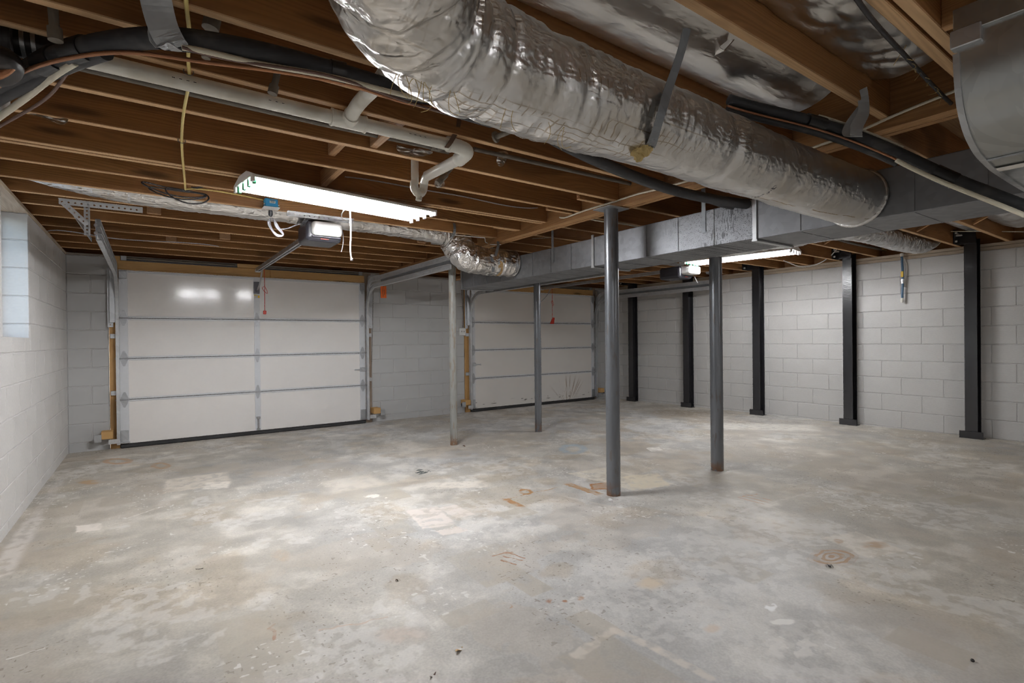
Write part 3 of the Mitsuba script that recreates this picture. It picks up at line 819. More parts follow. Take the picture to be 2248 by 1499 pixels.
def garage_door(label, x0, x1, m, group=None):
    d = thing('garage_door', label, 'garage door')
    xc = (x0 + x1) / 2
    for i, (za, zb) in enumerate(zip(SECT[:-1], SECT[1:])):
        s = obj('section', cbox(x0, x1, YD, YD + 0.045, za - 0.0006, zb + 0.0006, 0.0008), m, d)
        for x, w in ((x0 + 0.043, 0.08), (xc, 0.066), (x1 - 0.043, 0.08)):
            obj('stile', cbox(x - w / 2, x + w / 2, YD - 0.0045, YD + 0.001, za + 0.004, zb - 0.004, 0.0015), 'mat_door_steel', s)
        for a, b in ((x0 + 0.085, xc - 0.036), (xc + 0.036, x1 - 0.085)):
            if i > 0: obj('joint_strip', cbox(a, b, YD - 0.003, YD + 0.001, za - 0.005, za + 0.005, 0.0005), 'mat_joint_shade', s)  # dark strip on the joint, its colour stands in for the gap shadow
            if i > 0: obj('rail', cbox(a, b, YD - 0.009, YD + 0.001, za + 0.005, za + 0.022, 0.003), 'mat_door_steel', s)
            if i < 3: obj('rail', cbox(a, b, YD - 0.009, YD + 0.001, zb - 0.022, zb - 0.005, 0.003), 'mat_door_steel', s)
            else: obj('rail', cbox(a, b, YD - 0.009, YD + 0.001, zb - 0.03, zb - 0.004, 0.003), 'mat_door_steel', s)
    hp = {}
    for z in SECT[1:4]:
        for x, w in ((x0 + 0.043, 0.074), (xc, 0.06), (x1 - 0.043, 0.074)):
            if w not in hp: hp[w] = ply(hinge_plate(w), 'mat_hinge')
            obj('hinge', hp[w], None, d, to_world=T().translate([x, YD - 0.005, z]))
        for x, s in ((x0 - 0.02, -1), (x1 + 0.02, 1)):
            obj('roller', cyl((x - 0.03 * s, YD - 0.02, z), (x + 0.02 * s, YD - 0.02, z), 0.006, 8), 'mat_steel', d)
    for x in (x0 + 0.04, x1 - 0.04):
        b = cat_([cbox(x - 0.037, x + 0.037, YD - 0.009, YD, 0.07, 0.2, 0.002), cbox(x - 0.05, x + 0.05, YD - 0.05, YD, 0.062, 0.07, 0.002)] + [bolt((x + dx, YD - 0.009, z), (0, -1, 0), 0.006, 0.004) for dx in (-0.02, 0.02) for z in (0.09, 0.13, 0.17)])
        obj('bottom_bracket', b, 'mat_galv', d)
        tb = cat_([cbox(x - 0.035, x + 0.035, YD - 0.03, YD, 1.895, 1.975, 0.003), move(hinge_plate(0.06, 0.12), (x, YD - 0.006, 1.89))])
        obj('top_bracket', tb, 'mat_galv', d)
    obj('bottom_seal', cbox(x0, x1, YD - 0.012, YD + 0.04, 0.0, 0.05, 0.01), 'mat_rubber', d)
    return d, xc


D1 = (-0.262, 2.527)
D2 = (4.262, 7.012)
d1, xc1 = garage_door('wide white sectional garage door on the left with a glossy reflection of the lamp', *D1, 'mat_door')
d2, xc2 = garage_door('white sectional garage door further right with muddy splashes near its bottom', *D2, 'mat_door_b')
# operator plate with its warning sticker, lift handle, side lock
ob = cat_([cbox(xc1 - 0.035, xc1 + 0.035, YD - 0.01, YD - 0.004, 1.78, 1.93, 0.002), cbox(xc1 - 0.012, xc1 + 0.012, YD - 0.05, YD - 0.006, 1.80, 1.83, 0.002)])
o_ = obj('operator_bracket', ob, 'mat_steel_dark', d1)
obj('sticker', cbox(xc1 - 0.033, xc1 + 0.033, YD - 0.013, YD - 0.011, 1.725, 1.765, 0.0005), 'mat_paper', o_)
obj('sticker', cat_([cbox(xc1 - 0.033, xc1 + 0.0, YD - 0.0145, YD - 0.0128, 1.757, 1.765, 0.0003), cbox(xc1 + 0.012, xc1 + 0.033, YD - 0.0145, YD - 0.0128, 1.727, 1.757, 0.0003)]), 'mat_yellow', o_)
hd = cat_([cbox(xc1 - 0.008, xc1 + 0.012, YD - 0.03, YD - 0.01, 0.075, 0.21, 0.004), cbox(xc1 - 0.02, xc1 + 0.022, YD - 0.035, YD - 0.005, 0.20, 0.225, 0.003), cbox(xc1 - 0.02, xc1 + 0.022, YD - 0.035, YD - 0.005, 0.06, 0.08, 0.003)])
obj('pull_handle', hd, 'mat_steel', d1)


def slide_lock(x, s, z):
    return cat_([cbox(x - 0.04, x + 0.04, YD - 0.02, YD - 0.005, z - 0.025, z + 0.03, 0.003), cbox(min(x, x - 0.12 * s), max(x, x - 0.12 * s), YD - 0.018, YD - 0.01, z - 0.008, z + 0.008, 0.002)])


obj('slide_lock', slide_lock(D1[1] - 0.04, 1, 0.765), 'mat_galv', d1)
obj('slide_lock', cat_([slide_lock(D2[0] + 0.05, -1, 0.765), bolt((D2[0] + 0.17, YD - 0.02, 0.765), (0, -1, 0), 0.012, 0.01)]), 'mat_galv', d2)

# rough frames of the two openings
for i, (O, dd) in enumerate(((O1, D1), (O2, D2))):
    tr = key('trim_%d' % (6 + i)); lab(tr, kind='structure')
    for a, b, jm in ((O[0] + 0.006, dd[0] + 0.02, 'mat_pine_z'), (dd[1] - 0.02, O[1] - 0.006, 'mat_jamb_old')):
        obj('jamb', cbox(a, b, D - 0.012, D + 0.09, 0.0, 2.145, 0.003), jm, tr)
    n = 2 if i == 0 else 1
    xs = [dd[0] - 0.01, 1.30, dd[1] + 0.01] if i == 0 else [dd[0] - 0.01, dd[1] + 0.01]
    for a, b in zip(xs[:-1], xs[1:]):
        obj('header', cbox(a, b - 0.002, D - 0.014, D + 0.024, 2.0, 2.098, 0.003), 'mat_pine_x', tr)
    obj('stop', cbox(dd[0], dd[1], D + 0.06, D + 0.09, 1.9, 2.15, 0.003), 'mat_steel_dark', tr)
    xc = sum(dd) / 2
    obj('opener_block', cbox(xc - 0.21, xc + 0.06, D - 0.03, D + 0.01, 2.1, 2.15, 0.003), 'mat_pine_x', tr)
    sh = thing('shaft_tube', ('painted tube above the header of the wider garage door' if i == 0 else 'painted tube above the header of the muddy garage door'), 'tube')
    obj('tube', tube([(dd[0] + 0.02, D - 0.01, 2.126), (xc - 0.23, D - 0.01, 2.124)], 0.011, 10), 'mat_stub', sh, smooth=40)
    obj('tube', tube([(xc + 0.08, D - 0.01, 2.124), (dd[1] - 0.02, D - 0.01, 2.122)], 0.011, 10), 'mat_stub', sh, smooth=40)
    obj('bracket', cat_([cbox(x - 0.025, x + 0.025, D - 0.03, D - 0.012, 2.1, 2.15, 0.002) for x in (dd[0] + 0.05, dd[1] - 0.05)]), 'mat_galv', sh)

# ---------------------------------------------------------------- door tracks
CH = [(0, -0.027), (0, 0.027), (-0.03, 0.027), (-0.03, 0.019), (-0.027, 0.019), (-0.027, 0.024), (-0.003, 0.024), (-0.003, -0.024), (-0.027, -0.024), (-0.027, -0.019), (-0.03, -0.019), (-0.03, -0.027)]


def track_path(zh, yend, r=0.33, yv=YD - 0.03):
    zc, P = zh - r, [(yv, 0.05), (yv, zh - r - 0.3)]
    P += [(yv - r + r * math.cos(a), zc + r * math.sin(a)) for a in np.linspace(0, math.pi / 2, 14)]
    P += [((yv - r + yend) / 2, zh), (yend, zh)]
    return P


def door_track(label, x, s, yend, hang, zh=1.925, high=True):
    """pair of tracks on one side of a door; s = -1 left of the door, 1 right of it"""
    k = thing('door_track', label, 'garage door track')
    pr = [(u * s, w) for u, w in CH]
    if s < 0: pr = pr[::-1]
    P = [(x, y, z) for y, z in track_path(zh, yend)]
    obj('roller_track', sweep_x([(u, w) for u, w in pr], P), 'mat_track', k)
    yv = YD - 0.03
    P2 = [(x + 0.004 * s, yv - 0.06, zh - 0.10)] + [(x + 0.004 * s, yv - 0.2 + 0.14 * math.cos(a), zh - 0.04 + 0.135 * math.sin(a)) for a in np.linspace(0.15, math.pi / 2, 8)] + [(x + 0.004 * s, (yv + yend) / 2, zh + 0.095), (x + 0.004 * s, yend, zh + 0.095)]
    if high: obj('upper_track', sweep_x(pr, P2), 'mat_track', k)
    xo = x + s * 0.002
    web = cbox(min(xo, xo + 0.003), max(xo, xo + 0.003), yend + 0.01, yv - 0.5, zh - 0.02, zh + (0.11 if high else 0.03), 0.001)
    obj('stiffener', web, 'mat_strap', k)
    a = place(perf(0.75, 0.05, 0.002, 0.05, 0.005), (x + s * 0.045, YD - 0.012, 1.35), Z_, X_, Y_)
    obj('flag_bracket', cat_([a, cbox(min(xo, x + s * .05), max(xo, x + s * .05), YD - 0.05, YD - 0.012, 1.4, 2.08, 0.001)]), 'mat_galv', k)
    for z in (0.62, 1.25):
        obj('jamb_clip', cat_([cbox(x + s * 0.02 - 0.03, x + s * 0.02 + 0.03, YD - 0.014, YD + 0.03, z - 0.025, z + 0.025, 0.002), bolt((x + s * 0.03, YD - 0.014, z), (0, -1, 0), 0.008, 0.006)]), 'mat_galv', k)
    # hanger of perforated angle at the rear end
    for m, nm in hang: obj(nm, m, 'mat_galv_bright', k)
    for z in (0.02, 0.075): obj('end_bolt', bolt((x, yend, zh + z), (0, -1, 0), 0.012, 0.012), 'mat_steel', k)
    return k


def hanger(x, y, zlow, xa, xb, ystrip):
    """upright, crosspiece and brace of perforated steel"""
    out = [(place(perf(JZ + 0.0 - zlow, 0.034, 0.003, 0.026, 0.006, 0.03), (x, y, zlow), Z_, X_, -Y_), 'hanger_angle')]
    L = xb - xa
    out.append((place(perf(L, 0.036, 0.003, 0.034, 0.006, 0.03), (xa, ystrip, JZ - 0.025), X_, Z_, -Y_), 'cross_angle'))
    return out


hg = hanger(-0.335, 4.62, 1.92, -0.48, -0.02, 4.60)
a0, a1 = np.array([-0.46, 4.585, JZ - 0.03]), np.array([-0.345, 4.60, JZ - 0.15])
e1 = (a1 - a0) / np.linalg.norm(a1 - a0); e3 = np.cross(e1, Y_); e3 /= np.linalg.norm(e3)
hg.append((place(perf(np.linalg.norm(a1 - a0) + 0.02, 0.034, 0.003, 0.035, 0.006, 0.012), a0, e1, e3, np.cross(e1, e3)), 'brace'))
b0, b1 = np.array([-0.43, 4.65, JZ - 0.05]), np.array([-0.35, 5.2, 1.98])
hg.append((ribbon([b0, (b0 + b1) / 2, b1], 0.03, 0.003, Z_), 'rear_brace'))
door_track('garage door track at the far left hung from perforated steel angle', -0.290, -1, 4.65, hg)
h2 = hanger(2.64, 4.68, 1.93, 2.28, 2.66, 4.60)
door_track('garage door track left of the beige post and below the foil elbow', 2.562, 1, 4.70, h2)
door_track('garage door track passing under the far end of the trunk duct', 4.228, -1, 4.10, hanger(4.19, 4.08, 1.93, 4.1, 4.5, 4.05), zh=1.905, high=False)
h4 = hanger(7.11, 4.66, 1.92, 6.8, 7.2, 4.62)
h4.append((place(perf(0.34, 0.034, 0.003, 0.035, 0.006), (7.08, 4.66, 1.93), Z_, Y_, X_), 'hanger_strip'))
door_track('garage door track along the right wall in front of the black columns', 7.047, 1, 4.66, h4)

# ---------------------------------------------------------------- photo eyes by the door feet
for lbl, x, s in (('photo eye on a wood block at the far left door jamb', -0.36, -1), ('photo eye on a wood block right of the wider garage door', 2.64, 1),
                  ('photo eye on a wood block behind the beige post', 4.15, -1), ('photo eye on a wood block by the right hand corner', 7.10, 1)):
    k = thing('photo_eye', lbl, 'sensor')
    obj('wood_block', cbox(x - 0.05 + 0.012 * s, x + 0.05 + 0.012 * s, D - 0.16, D - 0.013, 0.135, 0.215, 0.003), 'mat_pine_x', k)
    xx = x + s * 0.09
    br = cat_([cbox(xx - 0.032, xx + 0.032, D - 0.17, D - 0.161, 0.11, 0.19, 0.002), cbox(xx - 0.032, xx + 0.032, D - 0.17, D - 0.09, 0.108, 0.112, 0.001)] + [bolt((xx + a, D - 0.17, b), (0, -1, 0), 0.006, 0.004) for a in (-0.018, 0.018) for b in (0.13, 0.17)])
    obj('bracket', br, 'mat_galv', k)
    obj('eye', rbox(xx - 0.02, xx + 0.02, D - 0.155, D - 0.10, 0.12, 0.17, 0.006, 1), 'mat_black_rough', k)
    fo = x - s * 0.045
    ft = cat_([cbox(fo - 0.045, fo + 0.045, D - 0.15, D - 0.145, 0.075, 0.125, 0.001), cbox(fo - 0.02, fo + 0.01, D - 0.152, D - 0.149, 0.09, 0.11, 0.001)])
    obj('track_clip', ft, 'mat_galv_bright', k)

# ---------------------------------------------------------------- openers
def opener(label, x, yf, yb, ztop, yend, lens_out):
    k = thing('garage_door_opener', label, 'garage door opener')
    w = 0.135
    body = rbox(x - w, x + w, yf + 0.03, yb, ztop - 0.155, ztop, 0.035, 3)
    obj('motor_housing', body, 'mat_opener', k, smooth=40)
    lens = rbox(x - 0.098, x + w - 0.004, yf - 0.012 - lens_out, yf + 0.10, ztop - 0.112, ztop - 0.004, 0.03, 3)
    obj('light_cover', lens, 'mat_lens', k, smooth=40)
    obj('trim_band', cbox(x - 0.10, x + w - 0.012, yf + 0.016, yf + 0.05, ztop - 0.126, ztop - 0.114, 0.004), 'mat_opener', k)
    obj('badge', cbox(x - 0.03, x + 0.03, yf + 0.024, yf + 0.031, ztop - 0.138, ztop - 0.133, 0.001), 'mat_red', k)
    zr = ztop - 0.03
    P = Polygon([(-0.026, -0.02), (-0.008, -0.02), (-0.008, -0.012), (0.008, -0.012), (0.008, -0.02), (0.026, -0.02), (0.026, 0.02), (-0.026, 0.02)])
    rail = place(ext(P, yend - yb + 0.05), (x, yend, zr), X_, Z_, -Y_)
    r_ = obj('rail', rail, 'mat_galv', k)
    obj('belt', cbox(x - 0.007, x + 0.007, yb, yend - 0.04, zr - 0.018, zr - 0.013, 0.001), 'mat_black_rough', r_)
    obj('end_cap', rbox(x - 0.03, x + 0.03, yend - 0.05, yend + 0.01, zr - 0.028, zr + 0.01, 0.008, 1), 'mat_white_plastic', r_)
    arm = [(x + 0.01, yend - 0.25, zr - 0.02), (x + 0.008, yend - 0.10, zr - 0.17), (x, YD - 0.03, 1.815)]
    obj('arm', ribbon(sp(arm, 8), 0.018, 0.004, X_), 'mat_steel', k)
    c0 = np.array([x + 0.03, yend - 0.27, zr - 0.02])
    L = 0.50
    cord = obj('release_cord', tube([c0, c0 + (0.004, 0, -L / 2), c0 + (0.0, 0, -L)], 0.0035, 6), 'mat_red', k)
    loop = [c0 + (0.0, 0, -0.2), c0 + (0.02, 0, -0.24), c0 + (0.03, 0, -0.29), c0 + (0.012, 0, -0.28), c0 + (0.0, 0, -0.21)]
    obj('knot', tube(sp(loop, 16), 0.003, 6), 'mat_red', cord)
    return k, c0 + (0, 0, -L), zr


op1, h1_, zr1 = opener('garage door opener with white light cover hanging behind the four-tube light', 1.135, 4.10, 4.42, 2.10, 7.13, 0)
obj('release_handle', rbox(h1_[0] - 0.018, h1_[0] + 0.018, h1_[1] - 0.01, h1_[1] + 0.01, h1_[2] - 0.045, h1_[2], 0.006, 1), 'mat_red', op1)
op2, h2_, zr2 = opener('second garage door opener hanging right of the trunk duct beside its lamp', 5.66, 4.10, 4.46, 2.085, 7.13, 0.09)
hh = ext(Polygon([(-0.05, -0.075), (0.028, -0.078), (0.042, 0.03), (0.01, 0.035), (-0.012, 0.0)]), 0.02)
obj('release_handle', place(hh, h2_ + (0, 0.01, -0.03), X_, Z_, -Y_), 'mat_red', op2)
# mounting angles
m1 = [place(perf(0.50, 0.036, 0.003, 0.036, 0.006, 0.03), (0.865, 4.145, JZ - 0.022), X_, Z_, -Y_)]
for x in (1.02, 1.27): m1.append(place(perf(0.16, 0.03, 0.003, 0.03, 0.005), (x, 4.20, JZ - 0.03), -Z_ * 0.2 + Y_ * 0.98, X_, np.cross(-Z_ * 0.2 + Y_ * 0.98, X_)))
obj('mounting_angle', cat_(m1), 'mat_galv_bright', op1)
m2 = [place(perf(0.42, 0.036, 0.003, 0.036, 0.006, 0.03), (5.42, 4.3, JZ - 0.03), X_, Z_, -Y_), place(perf(0.42, 0.036, 0.003, 0.036, 0.006, 0.03), (5.50, 4.12, JZ - 0.03), X_, Z_, -Y_)]
obj('mounting_angle', cat_(m2), 'mat_galv_bright', op2)
an = [at(749, 500, Y=4.2), at(753, 515, Y=4.2), at(753, 535, Y=4.2), at(749, 553, Y=4.2)]
obj('antenna_wire', tube(sp(an, 14), 0.0035, 6), 'mat_cord_grey', op1)
an = [at(1525, 607, Y=4.2), at(1528, 614, Y=4.2), at(1532, 621, Y=4.2)]
obj('antenna_wire', tube(sp(an, 8), 0.004, 6), 'mat_white_plastic', op2)
# ---------------------------------------------------------------- ducts


def flex(P, R, seed=0, amp=0.006, n=72, step=0.012, creases=()):
    """foil-wrapped round duct with wrinkles along path P"""
    P = np.asarray(P, float)
    s = np.r_[0, np.cumsum(np.linalg.norm(np.diff(P, axis=0), axis=1))]
    m = int(s[-1] / step) + 2
    u = np.linspace(0, s[-1], m)
    Q = CubicSpline(s, P)(u)
    R = np.interp(u, np.linspace(0, s[-1], len(np.atleast_1d(R))), np.atleast_1d(R)) if np.ndim(R) else np.full(m, R)
    t, N, B = frames(Q)
    a = np.linspace(0, 2 * np.pi, n, endpoint=False)
    dirs = np.cos(a)[None, :, None] * N[:, None] + np.sin(a)[None, :, None] * B[:, None]
    base = Q[:, None] + R[:, None, None] * dirs
    W = base.copy()
    d1 = meshkit.fbm(W * np.array([9, 9, 9]), 3, seed) - 0.5
    q = np.stack([np.broadcast_to(u[:, None] * 30, d1.shape), np.broadcast_to(a[None] * 1.6, d1.shape) + W[..., 2] * 3, W[..., 1] * 2], -1)
    d2 = 0.5 - np.abs(meshkit.noise(q, seed + 5) - 0.5) * 2
    q3 = np.stack([np.broadcast_to(u[:, None] * 60, d1.shape), W[..., 1] * 26, W[..., 2] * 26], -1)
    d3 = meshkit.noise(q3, seed + 9) - 0.5
    k = np.interp(u, np.linspace(0, s[-1], len(np.atleast_1d(amp))), np.atleast_1d(amp))[:, None]
    d = k * (1.5 * d1 + 0.8 * d2 + 0.5 * d3)
    for c0, w, dep in creases: d = d - dep * np.exp(-((u - c0) / w) ** 2)[:, None]
    return skin(base + d[..., None] * dirs)


# the long sheet-metal trunk
TX0, TX1 = 3.0, 3.42
tk = thing('trunk_duct', 'long grey sheet metal trunk duct running beneath the joists past the steel posts', 'duct')
TZ = [(5.27, 3.085, 1.768, 1.994), (3.085, 1.70, 1.762, 2.002), (1.70, -1.2, 1.758, 2.0)]
for ya, yb, za, zb in TZ:
    seg = obj('section', cbox(TX0, TX1, yb + 0.002, ya - 0.002, za, zb, 0.004), 'mat_trunk', tk)
    L = ya - yb
    n = int(L / 0.29)
    for i in range(1, n + 1):
        y = ya - L * i / (n + 1)
        rb = cat_([box(TX0 - 0.004, TX0 + 0.001, y - 0.0025, y + 0.0025, za + 0.006, zb - 0.006), box(TX0 + 0.01, TX1 - 0.01, y - 0.002, y + 0.002, za - 0.002, za + 0.001)])
        obj('rib', rb, 'mat_trunk', seg)
for y, za, zb in ((5.262, 1.766, 1.996), (3.085, 1.76, 2.0), (1.70, 1.755, 2.004)):
    cl = cat_([box(TX0 - 0.009, TX0, y - 0.013, y + 0.013, za - 0.004, zb + 0.02), box(TX0 - 0.009, TX1 + 0.009, y - 0.018, y + 0.018, za - 0.009, za), box(TX1, TX1 + 0.009, y - 0.013, y + 0.013, za, zb)])
    obj('drive_cleat', cl, 'mat_galv', tk)
for y in (2.05, 4.6, 3.6):
    obj('hanger_strap', ribbon([(TX0 - 0.004, y, 1.86), (TX0 - 0.003, y, 2.0), (TX0 - 0.004, y, JZ + 0.03)], 0.03, 0.0015, Y_), 'mat_strap', tk)

# big foil-wrapped round duct across the picture, bending towards the viewpoint at its near end
fd = thing('foil_duct', 'big torn foil-wrapped round duct sloping across the top into the trunk duct', 'duct')
P = [(0.30, 0.20, 1.98), (0.30, 0.42, 1.975), (0.315, 0.66, 1.96), (0.37, 0.89, 1.935), (0.52, 1.085, 1.91), (0.78, 1.155, 1.895), (1.2, 1.158, 1.89), (1.7, 1.155, 1.884), (2.2, 1.155, 1.877), (2.6, 1.155, 1.875), (2.985, 1.155, 1.878)]
obj('wrap', flex(P, [0.155, 0.155, 0.155, 0.15, 0.142, 0.138, 0.135, 0.135, 0.132, 0.134, 0.136, 0.136], 3, (0.013, 0.013, 0.013, 0.013, 0.009, 0.006, 0.0055, 0.005, 0.005, 0.005), 96, 0.009, creases=((2.15, 0.03, 0.012), (0.95, 0.02, 0.01), (1.06, 0.016, 0.012), (0.80, 0.02, 0.012), (1.16, 0.012, 0.008), (2.62, 0.05, 0.004))), 'mat_foil_big', fd, smooth=True)
rg = [(2.985, 1.155 + 0.139 * math.cos(a), 1.878 + 0.139 * math.sin(a)) for a in np.linspace(0, 2 * math.pi, 40)]
obj('collar', tube(rg, 0.010, 8, cap=False), 'mat_foil_big', fd, smooth=True)
ft = trimesh.creation.icosphere(4, 1.0)
v = ft.vertices * (0.036, 0.026, 0.036)
v = v * (1 + 1.5 * (meshkit.fbm(v * 60, 3, 4) - 0.5)[:, None])
ft.vertices = v
pf = at(1408, 335, Y=1.10)
obj('fibreglass_tuft', move(ft, pf + (0, 0, 0.012)), 'mat_fibre', fd, smooth=True)
for i in range(16):
    px = [880, 905, 915, 930, 950, 985, 1000, 1120, 1215, 1250, 1230, 1130][i % 12] + random.uniform(-14, 14)
    py = 195 + (px - 885) * 0.305
    o = at(px, py, Y=1.08)
    q = o + np.array([random.uniform(-0.03, 0.03), random.uniform(-0.01, 0.02), -random.uniform(0.008, 0.035)])
    obj('loose_thread', tube(sp([o + (0, 0, 0.03), (o + q) / 2 + rng.normal(0, 0.008, 3), q], 7), 0.0008, 5), 'mat_fibre', fd)
st = [at(1508, 62, Y=0.955), at(1490, 130, Y=0.99), at(1466, 200, Y=1.01), at(1448, 262, Y=1.008), at(1436, 300, Y=1.04), at(1425, 320, Y=1.10)]
obj('strap', ribbon(sp(st, 24), 0.034, 0.0015, X_), 'mat_strap', fd)

# second foil duct along the joists at the back, dropping into an elbow and the trunk
bd = thing('foil_duct', 'foil duct tucked beneath the rear joists with a shiny bent elbow into the trunk', 'duct')
P = [(-0.72, 4.36, 2.33), (-0.45, 4.36, 2.265), (-0.15, 4.365, 2.225), (0.3, 4.37, 2.212), (0.9, 4.38, 2.212), (1.5, 4.37, 2.205), (2.0, 4.36, 2.19), (2.28, 4.34, 2.165)]
obj('straight_run', flex(P, 0.098, 11, 0.007, 64, 0.009), 'mat_foil', bd, smooth=True)
P = [(2.26, 4.34, 2.168), (2.36, 4.33, 2.14), (2.42, 4.31, 2.06), (2.46, 4.26, 1.98), (2.56, 4.22, 1.93), (2.72, 4.21, 1.92), (2.88, 4.21, 1.922), (2.985, 4.21, 1.925)]
obj('elbow', flex(P, [0.11, 0.135, 0.14, 0.135, 0.128, 0.122, 0.12, 0.12, 0.12], 14, 0.024, 84, 0.007), 'mat_foil', bd, smooth=True)


def hoop(x, yc, zc, R, w, m, par, a0=0, a1=2 * math.pi, nm='strap', tilt=0.0):
    P = [(x + tilt * math.sin(a), yc + R * math.cos(a), zc + R * math.sin(a)) for a in np.linspace(a0, a1, 40)]
    return obj(nm, ribbon(P, w, 0.002, X_), m, par)


hoop(2.66, 4.212, 1.921, 0.130, 0.028, 'mat_strap', bd, -0.3, -math.pi - 0.2, tilt=-0.05)
obj('strap', ribbon([(2.70, 4.085, 1.96), (2.74, 4.10, 2.06), (2.76, 4.13, 2.11)], 0.028, 0.002, X_), 'mat_strap', bd)
hoop(2.75, 4.212, 1.921, 0.127, 0.05, 'mat_tape_tan', bd, 0, 2 * math.pi, 'tape', tilt=-0.04)
hoop(2.82, 4.212, 1.921, 0.126, 0.03, 'mat_tape_tan', bd, math.pi * 0.75, math.pi * 1.05, 'tape')
rg = [(2.985, 4.21 + 0.122 * math.cos(a), 1.925 + 0.122 * math.sin(a)) for a in np.linspace(0, 2 * math.pi, 36)]
obj('collar', tube(rg, 0.008, 8, cap=False), 'mat_foil', bd, smooth=True)
obj('strap', ribbon(sp([at(997, 490, Y=4.15), at(997, 512, Y=4.15), at(990, 522, Y=4.22), at(978, 532, Y=4.3)], 12), 0.026, 0.002, X_), 'mat_strap', bd)

# foil ducts on the far side of the trunk
for lbl, P, R, tape in (('foil duct leaving the trunk between joists toward the wide columns', [(3.42, 2.03, 1.91), (3.9, 2.03, 1.95), (4.6, 2.035, 2.08), (5.2, 2.04, 2.15), (5.9, 2.04, 2.16), (6.6, 2.045, 2.165), (7.0, 2.045, 2.20), (7.2, 2.045, 2.26)], 0.118, 0),
                        ('short grey foil duct above the right end of the second strip light', [(3.42, 2.40, 1.92), (3.9, 2.41, 1.95), (4.4, 2.43, 2.05), (4.75, 2.45, 2.13), (5.05, 2.455, 2.19), (5.25, 2.455, 2.25)], 0.115, 1),
                        ('foil duct seen beyond the trunk above the thin rear post', [(3.42, 4.88, 1.89), (3.65, 4.88, 1.94), (3.95, 4.885, 2.03), (4.3, 4.89, 2.07), (4.6, 4.89, 2.09), (4.75, 4.89, 2.14)], 0.095, 1)):
    k = thing('foil_duct', lbl, 'duct')
    obj('wrap', flex(P, R, int(R * 1000), 0.011, 56, 0.010), 'mat_foil', k, smooth=True)
    if tape:
        q = np.array(P[3]); hoop(q[0], q[1], q[2] - 0.005, R + 0.006, 0.035, 'mat_strap', k, nm='tape')

# curved sheet-metal elbow at the upper right
pe = thing('metal_duct_elbow', 'broad curved galvanized duct elbow at the upper right corner', 'duct')
prof = [(2.01, 2.10), (2.014, 2.03), (2.02, 1.97), (2.03, 1.92), (2.047, 1.875), (2.075, 1.838), (2.114, 1.806), (2.158, 1.785), (2.209, 1.768), (2.30, 1.754), (2.393, 1.746), (2.5, 1.744), (2.7, 1.744), (2.98, 1.75)]
prof = sp([(a, b, 0) for a, b in prof], 48)[:, :2]
Yn, Yf = -0.55, 0.5
ring = np.array([[(x, Yf, z), (x, Yn, z)] for x, z in prof])
A_, B_ = ring[:, 0], ring[:, 1]
Vv = np.vstack([A_, B_, A_ + (0.0, 0, 0.003), B_ + (0.0, 0, 0.003)])
nn = len(A_); Ff = []
for i in range(nn - 1):
    Ff += [(i, i + 1, nn + i + 1), (i, nn + i + 1, nn + i)]
obj('curved_back', trimesh.Trimesh(Vv[:2 * nn], Ff, process=False), 'mat_plenum', pe, smooth=True)
cheek = Polygon([tuple(q) for q in prof] + [(2.98, 1.995), (2.6, 2.0), (2.45, 2.1)])
obj('cheek', place(ext(cheek, 0.002), (0, Yf, 0), X_, Z_, -Y_), 'mat_plenum', pe)
obj('cheek', place(ext(cheek, 0.002), (0, Yn, 0), X_, Z_, -Y_), 'mat_plenum', pe)
obj('standing_seam', ribbon([(x - 0.003, Yf + 0.002, z - 0.003) for x, z in prof[3:]], 0.016, 0.006, Y_), 'mat_galv', pe)
obj('collar', cat_([cbox(2.0, 2.46, Yf - 0.02, Yf + 0.006, 2.075, JZ - 0.006, 0.002), cbox(1.996, 2.014, Yn, Yf + 0.006, 2.07, JZ - 0.006, 0.002)]), 'mat_plenum', pe)
obj('corner_clip', cbox(1.99, 2.03, Yf - 0.06, Yf + 0.012, 2.03, 2.085, 0.003), 'mat_galv', pe)
obj('tape', ribbon([(2.42, Yf + 0.005, 1.741), (2.42, 0.2, 1.740), (2.42, Yn, 1.741)], 0.05, 0.002, X_), 'mat_paper', pe)
obj('cross_seam', ribbon([(2.30, Yf + 0.004, 1.751), (2.30, 0.1, 1.751), (2.30, Yn, 1.751)], 0.012, 0.005, X_), 'mat_galv', pe)

# foil-faced insulation between the joists
def batt(label, x0, x1, y0, y1, zmid, zedge, seed, amp=0.012, nx=120, ny=46):
    X, Y = np.meshgrid(np.linspace(x0, x1, nx), np.linspace(y0, y1, ny), indexing='ij')
    w = np.clip(np.sin(np.pi * (Y - y0) / (y1 - y0)), 0, 1)
    P = np.stack([X * 5, Y * 9, X * 0], -1)
    Zr = zedge + (zmid - zedge) * w ** 0.6 + amp * 2 * (meshkit.fbm(P, 4, seed) - 0.5) + amp * (0.5 - np.abs(meshkit.noise(np.stack([X * 9 + Y * 6, Y * 12, X * 0], -1), seed + 3) - 0.5) * 2)
    V = np.stack([X, Y, Zr], -1).reshape(-1, 3)
    i, j = np.meshgrid(np.arange(nx - 1), np.arange(ny - 1), indexing='ij'); a = i * ny + j
    F = np.concatenate([np.stack([a, a + 1, a + ny + 1], -1).reshape(-1, 3), np.stack([a, a + ny + 1, a + ny], -1).reshape(-1, 3)])
    V2 = V + (0, 0, 0.06)
    m = trimesh.Trimesh(np.vstack([V, V2]), np.vstack([F, F[:, ::-1] + len(V)]), process=False)
    k = thing('insulation_batt', label, 'insulation')
    obj('foil_facing', m, 'mat_foil_batt', k, smooth=True)
    return k


